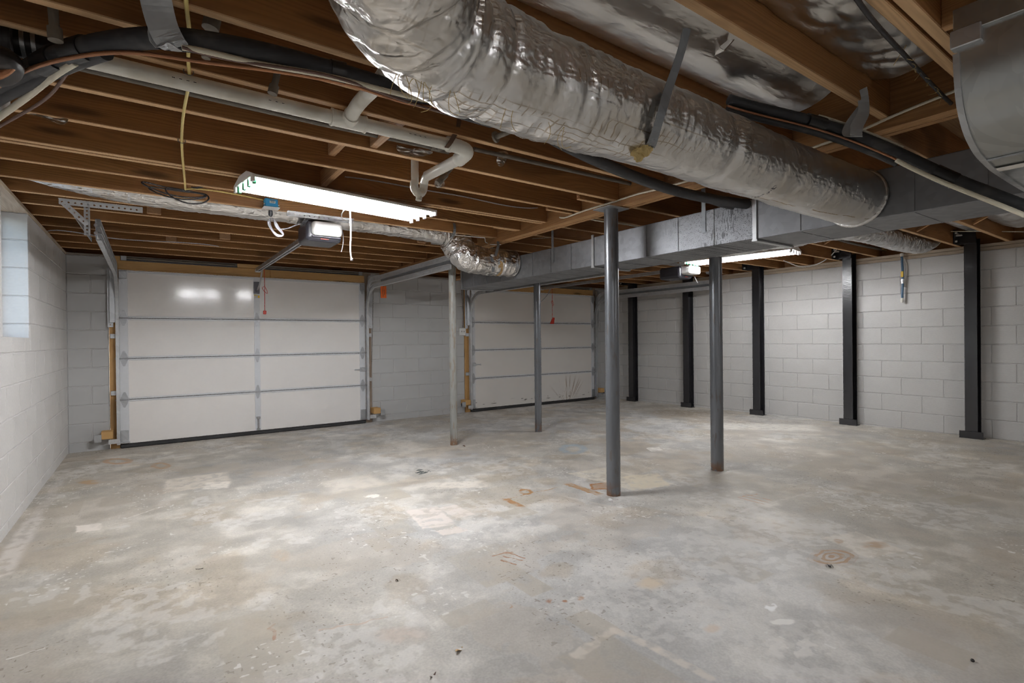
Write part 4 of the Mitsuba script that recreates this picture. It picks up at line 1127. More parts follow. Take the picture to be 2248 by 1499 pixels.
b1 = batt('sagging foil-faced insulation batt between joists above the big foil duct', 0.5, 2.42, 0.967, 1.355, 2.185, 2.285, 21, 0.0022)
fl_ = [at(1570, 98, Z=2.22), at(1612, 88, Z=2.2), at(1590, 112, Z=2.17), at(1560, 126, Z=2.2)]
tri = trimesh.convex.convex_hull(np.vstack([fl_, np.array(fl_) + (0, 0, 0.004)]))
obj('torn_flap', tri, 'mat_foil_batt', b1)
batt('crumpled foil-faced insulation batt beside the curved metal elbow', 0.6, 2.55, 0.645, 0.922, 2.245, 2.275, 33, 0.014)
batt('foil-faced batt sagging at the far right above the black columns', 4.6, 6.9, 1.06, 1.40, 2.2, 2.28, 41, 0.008, 80, 30)
batt('foil-faced batt between right joists above the nearest column bracket', 5.0, 7.1, 1.47, 1.72, 2.25, 2.29, 47, 0.008, 80, 30)

# ---------------------------------------------------------------- posts
for lbl, px, py, ztop, r, m, plate in (
        ('beige rust-speckled round post below the shiny foil elbow', 999, 977, BZ + 0.002, 0.040, 'mat_post_beige', 0),
        ('thin grey round post in front of the muddy garage door', 1185, 948, BZ - 0.002, 0.043, 'mat_post_grey', 0),
        ('nearest grey round post with a square cap plate under the brown beam', 1354, 1088, BZ - 0.008, 0.0505, 'mat_post_grey', 1),
        ('grey round post standing right of the nearest one below the trunk duct', 1582, 1033, BZ - 0.002, 0.052, 'mat_post_grey', 0)):
    q = fl(px, py)
    k = thing('post', lbl, 'post')
    x, y = q[0], q[1] + r * 0.6
    z = np.r_[FZ(y) - 0.004, np.linspace(0.1, ztop - 0.02, 12), ztop - 0.006]
    lean = 0.0
    obj('pipe', tube([(x + 0.02 * lean, y, a) for a in z], r, 28), m, k, smooth=40)
    if plate:
        obj('cap_plate', cbox(x - 0.10, x + 0.10, y - 0.085, y + 0.085, ztop - 0.006, ztop + 0.002, 0.002), 'mat_galv', k)
        obj('scuff', tube([(x, y, 1.03), (x, y, 1.10)], r + 0.0006, 28, cap=False), 'mat_tape_tan', k) if 0 else None

# ---------------------------------------------------------------- black steel columns on the right wall
XC = 7.285
for i, (yl, yr, lbl) in enumerate(((6.592, 6.40, 'black steel wall column farthest back beside the right hand corner'), (5.394, 5.225, 'black steel wall column second from the corner behind the strip light'),
                                  (4.184, 4.02, 'black steel wall column in the middle of its row of five'), (2.971, 2.845, 'glossy black steel wall column left of the blue hose'),
                                  (1.765, 1.655, 'nearest black steel wall column at the right edge'))):
    k = thing('steel_column', lbl, 'column')
    yc, hw = (yl + yr) / 2 + 0.0, 0.053
    yc = yl - hw
    zt = JZ + 0.06
    fz = FZ(yc)
    I = Polygon([(-hw, 0), (hw, 0), (hw, 0.008), (0.004, 0.009), (0.004, 0.126), (hw, 0.127), (hw, 0.135), (-hw, 0.135), (-hw, 0.127), (-0.004, 0.126), (-0.004, 0.009), (-hw, 0.008)])
    m = place(ext(I, zt - fz - 0.004), (XC, yc, fz + 0.004), -Y_, X_, Z_)
    obj('beam', m, 'mat_black', k)
    obj('foot_angle', cat_([cbox(XC - 0.012, XC - 0.004, yc - 0.10, yc + 0.10, fz + 0.001, fz + 0.078, 0.002), cbox(XC - 0.012, XC + 0.10, yc - 0.10, yc + 0.10, fz - 0.002, fz + 0.006, 0.001)]), 'mat_black', k)
    yj = min(y for y in RIGHT if y > yc) - 0.012
    br = cat_([cbox(XC - 0.125, XC + 0.02, yj, yj + 0.009, JZ + 0.0, JZ + 0.155, 0.002), cbox(XC - 0.012, XC - 0.003, yc - 0.05, yj + 0.002, JZ + 0.0, JZ + 0.15, 0.002)])
    obj('top_bracket', br, 'mat_black', k)
    b = [cyl((XC - x, yj + 0.002, JZ + z), (XC - x, yj - 0.016, JZ + z), 0.011, 8) for x, z in ((0.035, 0.11), (0.09, 0.03), (0.09, 0.12))] + [cyl((XC - 0.06, yj + 0.002, JZ + 0.095), (XC - 0.06, yj - 0.05, JZ + 0.095), 0.009, 8)]
    for m_ in b: obj('bolt', m_, 'mat_white_plastic', k)
# ---------------------------------------------------------------- pipes and cables under the joists


def atz(pts, z, n=24, dz=None):
    P = [at(x, y, Z=z if dz is None else z + dz[i]) for i, (x, y) in enumerate(pts)]
    return sp(P, n)


# white plastic drain with tee, elbow and trap
pv = thing('drain_pipe', 'cream plastic drain pipe with a trap hanging under the joists left of the black hoses', 'pipe')
yp, zp = 2.232, 2.122
xa, xb = at(190, 140, Y=yp)[0] - 0.05, 1.235
R2 = 0.0285
obj('pipe', tube([(xa, yp, zp), (xb, yp, zp)], R2, 20), 'mat_pvc', pv, smooth=40)
xt = at(765, 255, Y=yp)[0]
tee = cat_([tube([(xt - 0.075, yp, zp), (xt + 0.075, yp, zp)], 0.034, 20), tube([(xt, yp, zp), (xt - 0.004, yp - 0.06, zp + 0.004)], 0.034, 20)])
for x in (xt - 0.075, xt + 0.068): tee = cat_([tee, tube([(x, yp, zp), (x + 0.007, yp, zp)], 0.037, 20)])
obj('tee', tee, 'mat_pvc', pv, smooth=40)
br = sp([(xt - 0.004, yp - 0.05, zp + 0.003), (xt - 0.01, 2.0, zp + 0.01), (xt - 0.012, 1.75, zp + 0.015), (xt - 0.012, 1.62, zp + 0.09)], 16)
obj('branch', tube(br, R2, 18), 'mat_pvc', pv, smooth=40)
xe = 1.292
el = sp([(xe - 0.09, yp, zp), (xe - 0.02, yp, zp), (xe + 0.028, yp + 0.018, zp - 0.006), (xe + 0.04, yp + 0.065, zp - 0.012), (xe + 0.04, yp + 0.12, zp - 0.014)], 22)
obj('elbow', tube(el, np.r_[np.full(3, 0.037), np.full(16, 0.034), np.full(3, 0.037)], 20), 'mat_pvc', pv, smooth=40)
x1 = xe + 0.04
obj('cross_pipe', tube([(x1, yp + 0.1, zp - 0.014), at(938, 386, Y=2.70)], 0.0285, 20), 'mat_pvc_white', pv, smooth=40)
yt = 2.83
tr = sp([at(942, 383, Y=2.68), at(934, 391, Y=2.72), at(931, 403, Y=2.76), at(929, 416, Y=2.76), at(920, 425, Y=2.74), at(911, 416, Y=2.72), at(910, 400, Y=2.72)], 36)
obj('trap', tube(tr, 0.0235, 20), 'mat_pvc', pv, smooth=40)
obj('trap_plug', tube([at(920, 430, Y=2.74), at(919, 440, Y=2.74)], 0.018, 12), 'mat_pvc', pv, smooth=40)
obj('riser', tube([at(911, 402, Y=2.72), at(911, 402, Y=2.72) * (1, 1, 0) + (0, 0, DECK - 0.02)], 0.0215, 18), 'mat_pvc', pv, smooth=40)
for a, b, n in ((0.02, 0.05, 3), (0.20, 0.26, 4), (0.42, 0.47, 3), (0.62, 0.68, 4), (0.83, 0.9, 4)):
    q = np.linspace(xa + (xb - xa) * a, xa + (xb - xa) * b, n + 1)
    obj('stamp', cat_([cbox(c, c + 0.009, yp - 0.0287, yp - 0.027, zp - 0.0045, zp - 0.0022, 0.0003) for c in q[:-1]]), 'mat_ink', pv)
hs = [at(1008, 252, Y=2.17), at(1003, 285, Y=2.18), at(985, 318, Y=2.20), at(975, 326, Y=2.27)]
k = thing('pipe_strap', 'rusty perforated strap looped around the cream drain pipe', 'strap')
obj('band', ribbon(sp(hs, 16), 0.022, 0.002, X_), 'mat_rust', k)

dp = thing('gas_pipe', 'thin dark pipe running behind the cream drain pipe to the beam', 'pipe')
obj('pipe', tube([at(150, 143, Y=2.47), at(700, 270, Y=2.47), at(980, 330, Y=2.47)], 0.0125, 12), 'mat_pipe_grey', dp, smooth=40)
obj('pipe', tube([at(1040, 327, Y=2.47), at(1170, 356, Y=2.47), at(1400, 407, Y=2.47)], 0.0125, 12), 'mat_pipe_grey', dp, smooth=40)
obj('union', tube([at(945, 322, Y=2.47), at(985, 331, Y=2.47)], 0.019, 12), 'mat_stub', dp, smooth=40)
obj('side_outlet', tube([at(962, 328, Y=2.46), at(985, 318, Y=2.38)], 0.014, 12), 'mat_stub', dp, smooth=40)

# pipe stubs coming down between the joists
for lbl, a, b, Y, r, cup in (('grey pipe stub coming down at the top left behind the black hose', (116, 18), (122, 88), 2.06, 0.013, 1), ('short grey stub left of the drain tee', (609, 160), (598, 205), 2.10, 0.012, 1),
                             ('dark pipe with elbow above the black hose', (478, -8), (462, 62), 1.86, 0.017, 1), ('stub end poking out below the black hose', (455, 105), (452, 128), 2.05, 0.014, 0),
                             ('stub capped above the drain elbow', (1012, 255), (1016, 292), 2.25, 0.012, 0), ('small stub with torn foil below the cross pipe', (1006, 352), (962, 402), 2.66, 0.012, 1)):
    k = thing('pipe_stub', lbl, 'pipe')
    A, B = at(*a, Y=Y), at(*b, Y=Y)
    obj('pipe', tube([A, B], r, 14), 'mat_stub', k, smooth=40)
    if cup: obj('coupling', tube([A + (B - A) * 0.62, B + (B - A) * 0.02], r * 1.45, 14), 'mat_stub', k, smooth=40)
k = thing('pipe_stub', 'horizontal grey stub with a round flange below the big foil duct', 'pipe')
A, B, C_ = at(1090, 300, Y=2.02), at(1140, 280, Y=1.9), at(1160, 268, Y=1.84)
obj('pipe', tube([A, B, C_], 0.0125, 14), 'mat_stub', k, smooth=40)
ax = (A - B) / np.linalg.norm(A - B)
obj('flange', tube([A, A + ax * 0.01], 0.026, 18), 'mat_stub', k, smooth=40)
obj('elbow', trimesh.creation.icosphere(2, 0.019).apply_translation(C_), 'mat_stub', k, smooth=True)

# black cast-iron drain in the top left corner
ci = thing('iron_pipe', 'black cast-iron pipe with steel band clamps in the top left corner', 'pipe')
c0, c1, c2 = at(-60, 75, Y=2.38), at(28, 92, Y=2.38), at(130, 112, Y=2.38)
obj('hub', tube([c0, c1], 0.083, 24), 'mat_iron', ci, smooth=40)
obj('lip', tube([c1 - (0.012, 0, 0), c1 + (0.006, 0, 0)], 0.09, 24), 'mat_iron', ci, smooth=40)
obj('pipe', tube([c1, c2], 0.046, 22), 'mat_iron', ci, smooth=40)
for t_ in (0.18, 0.42):
    q = c1 + (c2 - c1) * t_
    obj('clamp', tube([q, q + (c2 - c1) * 0.10], 0.0485, 22), 'mat_galv', ci, smooth=40)
obj('lower_pipe', tube(sp([at(-40, 128, Y=2.2), at(8, 130, Y=2.2), at(20, 148, Y=2.25), at(-10, 165, Y=2.3)], 14), 0.036, 18), 'mat_iron', ci, smooth=40)
obj('rag', tube(sp([at(30, 140, Y=2.2), at(22, 150, Y=2.2), at(-8, 168, Y=2.2)], 8), 0.012, 8), 'mat_copper', ci, smooth=True)
wv = thing('white_valve', 'white plastic fitting at the left edge below the hoses', 'fitting')
obj('body', rbox(*(lambda p: (p[0] - 0.05, p[0] + 0.025, p[1] - 0.03, p[1] + 0.03, p[2] - 0.035, p[2] + 0.06))(at(2, 228, Y=2.75)), 0.02, 2), 'mat_white_plastic', wv, smooth=40)

# insulated refrigerant lines: left part up to the foil duct
zl_ = 2.085
hp = [(-40, 205), (0, 186), (70, 150), (150, 116), (230, 95), (345, 83), (440, 92), (560, 113), (700, 148), (830, 186), (960, 226), (1080, 262)]
ho = thing('insulated_hose', 'thick black foam-insulated line arching across the upper left to the big foil duct', 'pipe insulation')
obj('foam_sleeve', tube(atz(hp[2:6], zl_, 30), 0.031, 22), 'mat_foam', ho, smooth=40)
obj('foam_sleeve', tube(atz(hp[5:], zl_, 60)[1:], 0.033, 22), 'mat_foam', ho, smooth=40)
obj('foam_sleeve', tube(atz(hp[:4], zl_ + 0.002, 26), 0.030, 22), 'mat_foam', ho, smooth=40)
for a, b in (((725, 155), (757, 163)), ((150, 116), (190, 105)), ((92, 142), (125, 126))):
    obj('tape', tube(atz([a, ((a[0] + b[0]) / 2, (a[1] + b[1]) / 2), b], zl_, 6), 0.0375, 20), 'mat_tape', ho, smooth=40)
h2 = thing('insulated_hose', 'lower black foam-insulated line leaving at the left edge under the first one', 'pipe insulation')
obj('foam_sleeve', tube(atz([(-40, 238), (0, 210), (80, 172), (170, 132), (230, 112)], zl_ - 0.01, 26), 0.027, 20), 'mat_foam', h2, smooth=40)
ct = thing('copper_tube', 'bare copper tube following the black hoses across the upper left', 'tube')
obj('tube', tube(atz([(-40, 212), (0, 188), (75, 148), (150, 128), (215, 118), (300, 116), (420, 132), (560, 150), (700, 172), (800, 196), (890, 225), (970, 237), (1062, 233)], zl_ - 0.035, 70), 0.0065, 10), 'mat_copper', ct, smooth=True)
wt = thing('drain_tube', 'cream plastic condensate tube running down to the left edge beside the hoses', 'tube')
obj('tube', tube(atz([(-40, 290), (0, 256), (60, 212), (120, 165), (165, 137)], zl_ - 0.03, 26), 0.0115, 14), 'mat_cable_white', wt, smooth=40)
obj('tube', tube(atz([(400, 104), (420, 107), (560, 138), (700, 163), (820, 192), (900, 212), (1040, 234)], zl_ - 0.04, 50), 0.0085, 12), 'mat_cable_white', wt, smooth=40)
bw = thing('brown_wire', 'brown thermostat wire drooping beside the cream tube at the upper left', 'wire')
obj('wire', tube(atz([(-40, 305), (0, 277), (60, 243), (110, 208), (140, 170), (165, 145), (190, 136)], zl_ - 0.03, 36), 0.0055, 8), 'mat_brown_wire', bw, smooth=True)
obj('wire', tube(atz([(400, 104), (560, 140), (720, 166), (860, 212), (960, 243), (1040, 257), (1130, 258)], zl_ - 0.045, 50), 0.005, 8), 'mat_brown_wire', bw, smooth=True)
gs = thing('hanger_strap', 'broad grey sheet metal strap holding the black hose at the top left', 'strap')
s_ = [at(330, -40, Z=2.15), at(352, 40, Z=2.10), at(374, 90, Z=2.052), at(388, 104, Z=2.046)]
obj('band', ribbon(sp(s_, 14), 0.078, 0.002, X_), 'mat_duct_tape', gs)
s2 = [at(386, 103, Z=2.045), at(365, 101, Z=2.046), at(352, 94, Z=2.05), at(346, 82, Z=2.06), at(348, 68, Z=2.10)]
obj('fold', ribbon(sp(s2, 12), 0.05, 0.002, X_ + Y_ * 0.5), 'mat_duct_tape', gs)

# the same lines beyond the big foil duct
hr = [(1600, 218, 2.09), (1690, 243, 2.09), (1790, 268, 2.085), (1885, 300, 2.075), (1975, 338, 2.02), (2090, 392, 1.93), (2190, 432, 1.86), (2330, 492, 1.78)]
XS = [1.93, 2.1, 2.3, 2.47, 2.55, 2.62, 2.67, 2.72]


def run(off, n=50, a=0, b=8):
    P = []
    for (x, y, z), X in list(zip(hr, XS))[a:b]:
        P.append(at(x + off[0], y + off[1], X=X + off[2]))
    return sp(P, n)


h3 = thing('insulated_hose', 'black foam-insulated line on the right dropping in front of the trunk duct', 'pipe insulation')
obj('foam_sleeve', tube(run((0, 0, 0)), np.linspace(0.020, 0.026, 50), 20), 'mat_foam', h3, smooth=40)
for i in (13, 33):
    obj('tape', tube(run((0, 3, 0))[i:i + 4], 0.031, 18), 'mat_tape', h3, smooth=40)
h4_ = thing('insulated_hose', 'slimmer black line under the first one right of the foil duct', 'pipe insulation')
obj('foam_sleeve', tube(run((-4, 21, 0.0), 34, 0, 5), 0.015, 18), 'mat_foam', h4_, smooth=40)
c3 = thing('copper_tube', 'copper tube beside the black hose in front of the trunk duct', 'tube')
obj('tube', tube(run((-3, 14, -0.03)), 0.0045, 8), 'mat_copper', c3, smooth=True)
c4 = thing('drain_tube', 'pale condensate tube along the black hose at the right', 'tube')
obj('tube', tube(run((-8, 13, -0.035), 30, 4, 8), 0.009, 12), 'mat_cable_white', c4, smooth=40)
obj('tube', tube(run((8, -14, 0.02), 26, 2, 5), 0.006, 10), 'mat_cable_white', c4, smooth=40)
g2 = thing('hanger_strap', 'crumpled grey tape strap holding the hoses right of the big foil duct', 'strap')
a_ = [at(1891, 196, Y=0.92), at(1896, 225, Y=0.92), at(1890, 260, Y=0.90), at(1880, 298, Y=0.87)]
obj('band', ribbon(sp(a_, 14), 0.045, 0.003, RT), 'mat_duct_tape', g2)
a_ = [at(1893, 240, Y=0.93), at(1872, 268, Y=0.95), at(1862, 290, Y=0.94), at(1880, 300, Y=0.87)]
obj('fold', ribbon(sp(a_, 14), 0.045, 0.002, RT), 'mat_duct_tape', g2)

# black perforated pipe
bp = thing('perforated_pipe', 'black perforated plastic pipe curving from the big foil duct to the trunk', 'pipe')
Pb = sp([at(1140, 262, Z=2.105), at(1200, 296, Z=2.10), at(1280, 338, Z=2.09), at(1360, 374, Z=2.075), at(1440, 405, Z=2.066), at(1520, 428, X=2.74), at(1600, 443, X=2.9), at(1660, 448, X=3.12)], 80)
obj('pipe', tube(Pb, 0.030, 22), 'mat_black_rough', bp, smooth=40)
tt, NN, BB = frames(Pb)
hl = []
for i in range(3, 78, 2):
    d = np.array([0, 0.85, -0.53]); d -= tt[i] * (d @ tt[i]); d /= np.linalg.norm(d)
    hl.append(tube([Pb[i] + d * 0.0285, Pb[i] + d * 0.0305], 0.0035, 6))
for i, h in enumerate(hl[:36]): obj('hole', h, 'mat_ink', bp)
cb = thing('cable', 'black cable beneath the perforated pipe entering the trunk end', 'cable')
obj('cable', tube(sp([at(1480, 425, X=2.82), at(1560, 445, X=2.95), at(1620, 458, X=3.02), at(1650, 450, X=3.1)], 20), 0.008, 8), 'mat_cable_black', cb, smooth=True)

# yellow cable, black coil, blue box and its cord
yc = thing('yellow_cable', 'yellow cable stapled beneath the joists down to the black coil', 'cable')
zy = JZ - 0.006
obj('cable', tube(atz([(409, -25), (411, 30), (416, 80), (413, 130), (416, 165), (410, 210), (403, 250), (399, 310), (402, 360), (406, 402), (407, 416)], zy, 60), 0.006, 8), 'mat_cable_yellow', yc, smooth=True)
obj('cable', tube(sp([at(407, 416, Z=zy), at(450, 416, Y=4.05), at(515, 426, Y=4.13), at(578, 439, Y=4.14)], 24), 0.0055, 8), 'mat_cable_yellow', yc, smooth=True)
for p_ in ((414, 158), (399, 309)):
    q = at(*p_, Z=zy)
    obj('staple', tube(sp([q + (-0.014, 0, 0.008), q + (-0.012, 0, -0.008), q + (0.012, 0, -0.008), q + (0.014, 0, 0.008)], 8), 0.0015, 5), 'mat_steel_dark', yc)
kc = thing('cable_coil', 'small coil of black cable hanging below the joists under the yellow cable', 'cable')
cc = at(392, 424, Y=3.9)
for i, (ax_, bx_, dx, dz, ph) in enumerate(((0.155, 0.042, 0.0, 0.0, 0), (0.12, 0.055, 0.05, -0.006, 0.5), (0.17, 0.03, -0.02, 0.012, 1.0))):
    a = np.linspace(0, 2 * np.pi, 44)
    Q = np.stack([cc[0] + dx + ax_ * np.cos(a), cc[1] + 0.07 * np.sin(a + ph), cc[2] + dz + bx_ * np.sin(a) + 0.01 * np.cos(2 * a)], 1)
    obj('loop', tube(Q, 0.0045, 7, cap=False), 'mat_cable_black', kc, smooth=True)
obj('tail', tube(sp([at(420, 410, Y=3.95), at(455, 405, Y=3.95), at(462, 396, Y=3.95), at(452, 380, Y=3.95)], 14), 0.0045, 7), 'mat_cable_black', kc, smooth=True)
obj('tail', tube(sp([at(425, 412, Y=3.93), at(457, 403, Y=3.93), at(475, 387, Y=3.93)], 10), 0.0045, 7), 'mat_cable_black', kc, smooth=True)
bb = thing('outlet_box', 'blue electrical box with a white sticker on the joist below the strip light', 'electrical box')
q0, q1 = at(580, 436, Y=4.12), at(609, 459, Y=4.12)
obj('box', rbox(q0[0], q1[0], 4.09, 4.152, q1[2], q0[2], 0.005, 1), 'mat_blue', bb)
obj('sticker', cbox(q0[0] + 0.03, q0[0] + 0.07, 4.087, 4.0895, q1[2] + 0.03, q0[2] - 0.016, 0.0004), 'mat_white_paint', bb)
obj('sticker_print', cat_([cbox(q0[0] + 0.036, q0[0] + 0.064, 4.0857, 4.0868, q1[2] + 0.036 + 0.008 * i, q1[2] + 0.040 + 0.008 * i, 0.0003) for i in range(3)]), 'mat_strap', bb)
obj('face_plate', cbox(q0[0] - 0.012, q1[0] + 0.008, 4.06, 4.15, q1[2] - 0.006, q1[2], 0.002), 'mat_white_plastic', bb)
obj('screw', cat_([bolt((x, 4.09, q1[2] + 0.02), (0, -1, 0), 0.005, 0.004) for x in (q0[0] - 0.006, q1[0] + 0.004)]), 'mat_white_plastic', bb)
oc = thing('power_cord', 'bundled grey power cord plugged into the blue box', 'cord')
pl = at(594, 462, Y=4.11)
obj('plug', tube([pl, pl + (0.0, 0, -0.03), pl + (0.001, 0, -0.045)], [0.014, 0.016, 0.008], 12), 'mat_black_rough', oc, smooth=40)
for i in range(4):
    w = 0.02 + 0.005 * i
    Q = [at(594, 478, Y=4.11), at(588 + i * 2, 490 + i, Y=4.11 + 0.01 * i), at(598 + i * 2, 508 + i, Y=4.11), at(610 + i, 519 - i, Y=4.11), at(622 - i, 516, Y=4.11), at(613 - 2 * i, 500, Y=4.11 - 0.01 * i), at(604 - i, 485, Y=4.11), at(596, 478, Y=4.11)]
    obj('loop', tube(sp(Q, 30), 0.0042, 7), 'mat_cord_grey', oc, smooth=True)
obj('lead', tube(sp([at(616, 503, Y=4.11), at(628, 502, Y=4.12), at(645, 496, Y=4.15), at(664, 493, Y=4.22), at(672, 500, Y=4.27)], 18), 0.0045, 7), 'mat_cord_grey', oc, smooth=True)

# pull cords of the first strip light
pc = thing('pull_cord', 'white pull cord hanging from the four-tube strip light', 'cord')
obj('cord', tube(sp([at(769, 452, Y=3.40), at(769, 480, Y=3.40), at(770, 520, Y=3.40), at(769, 545, Y=3.40), at(772, 569, Y=3.40)], 20), 0.0055, 8), 'mat_white_paint', pc, smooth=True)
obj('tip', tube([at(772, 567, Y=3.40), at(772, 572, Y=3.40)], 0.009, 8), 'mat_white_paint', pc, smooth=True)
pc2 = thing('pull_cord', 'short white wire curling down from the four-tube light to the opener bracket', 'wire')
obj('cord', tube(sp([at(762, 456, Y=3.42), at(752, 466, Y=3.6), at(750, 475, Y=3.8), at(754, 482, Y=4.0), at(758, 483, Y=4.1)], 18), 0.004, 7), 'mat_white_paint', pc2, smooth=True)

# cables along and beside the main beam
wc = thing('white_cable', 'white cable clipped along the lower edge of the brown beam above the nearest post', 'cable')
xk = BX0 - 0.012
obj('cable', tube(sp([at(1210, 461, Y=3.39), at(1222, 472, Y=3.3), at(1238, 478, X=xk), at(1262, 470, X=xk), at(1300, 457, X=xk), at(1350, 442, X=xk), at(1400, 426, X=xk), at(1450, 414, X=xk), at(1500, 400, X=xk), at(1560, 386, X=xk)], 60), 0.0065, 8), 'mat_cable_white', wc, smooth=True)
obj('cable', tube(sp([at(1285, 478, X=BX1 + 0.05), at(1330, 487, X=BX1 + 0.15), at(1370, 492, X=BX1 + 0.3), at(1400, 498, X=BX1 + 0.4)], 18), 0.006, 8), 'mat_cable_white', wc, smooth=True)
w2 = thing('grey_wire', 'thin grey wire stapled on the joist beside the strip light', 'wire')
obj('wire', tube(sp([at(757, 388, Y=3.385), at(830, 398, Y=3.385), at(950, 420, Y=3.385), at(1000, 428, Y=3.385), at(1090, 447, Y=3.385), at(1180, 456, Y=3.385)], 40), 0.0045, 7), 'mat_cord_grey', w2, smooth=True)
w3 = thing('white_wire', 'thin white wire bending under the beam end at the foil elbow', 'wire')
obj('wire', tube([at(1000, 516, Y=4.14), at(1030, 519, Y=4.14), at(1064, 522, Y=4.14), at(1066, 532, X=BX0 - 0.01), at(1080, 537, X=BX0 + 0.02), at(1100, 537, X=BX0 + 0.1)], 0.004, 6), 'mat_white_paint', w3)
obj('wire', tube(sp([at(1140, 525, X=3.2), at(1200, 522, X=3.4), at(1260, 518, X=3.8), at(1290, 514, X=4.2)], 16), 0.004, 6), 'mat_cable_white', w3)
w4 = thing('white_wire', 'white wire crossing the back joists from the left wall', 'wire')
obj('wire', tube(sp([at(105, 507, Z=JZ - 0.004), at(135, 506, Z=JZ - 0.004), at(180, 512, Z=JZ - 0.004), at(240, 522, Z=JZ - 0.004), at(330, 529, Z=JZ - 0.004), at(480, 541, Z=JZ - 0.004)], 40), 0.0045, 6), 'mat_cord_grey', w4)
w5 = thing('white_wire', 'thin pale wire stretched level across the joists in front of the nearest column', 'wire')
obj('wire', tube(sp([at(2005, 508, X=7.1), at(2100, 508, X=7.1), at(2180, 508, X=7.1), at(2300, 509, X=7.1)], 20), 0.005, 6), 'mat_cable_white', w5)
w6 = thing('white_wire', 'sagging white wire beside the second strip light and the glossy column', 'wire')
obj('wire', tube(sp([at(1720, 572, X=6.6), at(1745, 582, X=6.8), at(1772, 585, X=7.0), at(1800, 577, X=7.1), at(1825, 560, X=7.15), at(1838, 545, X=7.15), at(1848, 530, X=7.15)], 36), 0.006, 7), 'mat_white_paint', w6)
w7 = thing('cable', 'pale flat cable along the beam side right of the big foil duct', 'cable')
obj('cable', tube(sp([at(1775, 327, X=BX0 - 0.03), at(1840, 305, X=BX0 - 0.03), at(1900, 282, X=BX0 - 0.03), at(1960, 255, X=BX0 - 0.02), at(2040, 222, X=BX0 - 0.02), at(2110, 194, X=BX0 - 0.02)], 40), 0.0065, 8), 'mat_cable_white', w7, smooth=True)
w8 = thing('conduit', 'thin dark cable with fluff slanting across the foil batt at the top right', 'cable')
obj('cable', tube(sp([at(1870, -20, Z=2.14), at(1925, 55, Z=2.14), at(1985, 120, Z=2.14), at(2045, 185, Z=2.14), at(2075, 215, Z=2.14), at(2120, 256, Z=2.14)], 40), 0.0075, 9), 'mat_cable_black', w8, smooth=True)
for i in range(10):
    o = at(1980 + 10 * i, 118 + 10.3 * i, Z=2.135)
    obj('fluff', tube(sp([o, o + rng.normal(0, 0.012, 3) + (0, 0, -0.01), o + rng.normal(0, 0.015, 3) + (0, 0, -0.02)], 6), 0.001, 4), 'mat_fibre', w8)

# torn scraps of foil between the joists
def scrap(label, pts, Y, seed):
    k = thing('foil_scrap', label, 'insulation scrap')
    P = np.array([at(x, y, Y=Y) for x, y in pts])
    c = P.mean(0)
    n = len(P); G = [np.r_[c, 0]]
    rings = [c + (P - c) * s for s in (0.35, 0.7, 1.0)]
    rings = [sp(np.vstack([r, r[:1]]), 40)[:-1] for r in rings]
    V = np.vstack([c] + [r + np.c_[np.zeros(39), 0.03 * (meshkit.fbm(r * 30, 3, seed) - 0.5), np.zeros(39)] for r in rings])
    F = [(0, 1 + i, 1 + (i + 1) % 39) for i in range(39)]
    for j in range(2):
        a = 1 + 39 * j
        for i in range(39): F += [(a + i, a + 39 + i, a + 39 + (i + 1) % 39), (a + i, a + 39 + (i + 1) % 39, a + (i + 1) % 39)]
    V2 = V + (0, 0.003, 0)
    F = np.array(F)
    obj('sheet', trimesh.Trimesh(np.vstack([V, V2]), np.vstack([F, F[:, ::-1] + len(V)]), process=False), 'mat_foil', k, smooth=True)


scrap('torn foil strip hanging under a joist at the far left below the hoses', [(62, 250), (95, 253), (120, 258), (150, 262), (140, 272), (120, 268), (100, 260)], 2.95, 1)
scrap('ragged silver scrap behind the drain pipe right of the tee', [(872, 318), (890, 325), (925, 328), (950, 335), (930, 342), (890, 340), (873, 330)], 2.55, 2)
scrap('hanging grey foil flap below the joist right of the drain elbow', [(1092, 333), (1115, 340), (1110, 355), (1098, 366), (1091, 350)], 2.5, 3)
scrap('long torn foil strip lying on the thin dark pipe', [(1116, 345), (1150, 352), (1200, 370), (1260, 386), (1225, 386), (1190, 380), (1150, 378), (1120, 380)], 2.6, 4)
scrap('small crumpled foil wad on the stub under the cross pipe', [(955, 396), (968, 392), (976, 404), (970, 411), (956, 408)], 2.72, 5)

# ---------------------------------------------------------------- things on the walls
tg = thing('orange_tag', 'orange warning tag on the block pier right of the wider garage door', 'tag')
a, b, c, d = at(835, 628, Y=D - 0.006), at(848, 628, Y=D - 0.006), at(848.5, 654, Y=D - 0.006), at(836, 654, Y=D - 0.006)
V = np.array([a, b, c, d]); m = trimesh.convex.convex_hull(np.vstack([V, V - (0, 0.0015, 0)]))
obj('card', m, 'mat_orange', tg)
u = (d - a) / np.linalg.norm(d - a)
for s0, s1, off in ((0.10, 0.88, 0.36), (0.30, 0.72, 0.60)):
    cells = []
    x_ = s0
    while x_ < s1:
        p0 = a + (b - a) * off + (d - a) * x_ - (0, 0.0022, 0)
        cells.append(cbox(p0[0] - 0.005, p0[0] + 0.005, p0[1], p0[1] + 0.0006, p0[2] - 0.007, p0[2], 0.0002)); x_ += 0.075
    obj('print', cat_(cells), 'mat_ink', tg)
h_ = a + (b - a) * 0.5 + (d - a) * 0.06
obj('hole', cyl(h_ - (0, 0.003, 0), h_ - (0, 0.001, 0), 0.005, 10), 'mat_ink', tg)
sw = thing('wall_plate', 'white switch plate on the jamb behind the beige post', 'switch plate')
p_ = at(1015.5, 728, Y=D - 0.02)
obj('plate', rbox(p_[0] - 0.06, p_[0] + 0.06, D - 0.028, D - 0.005, p_[2] - 0.06, p_[2] + 0.06, 0.006, 1), 'mat_white_plastic', sw)
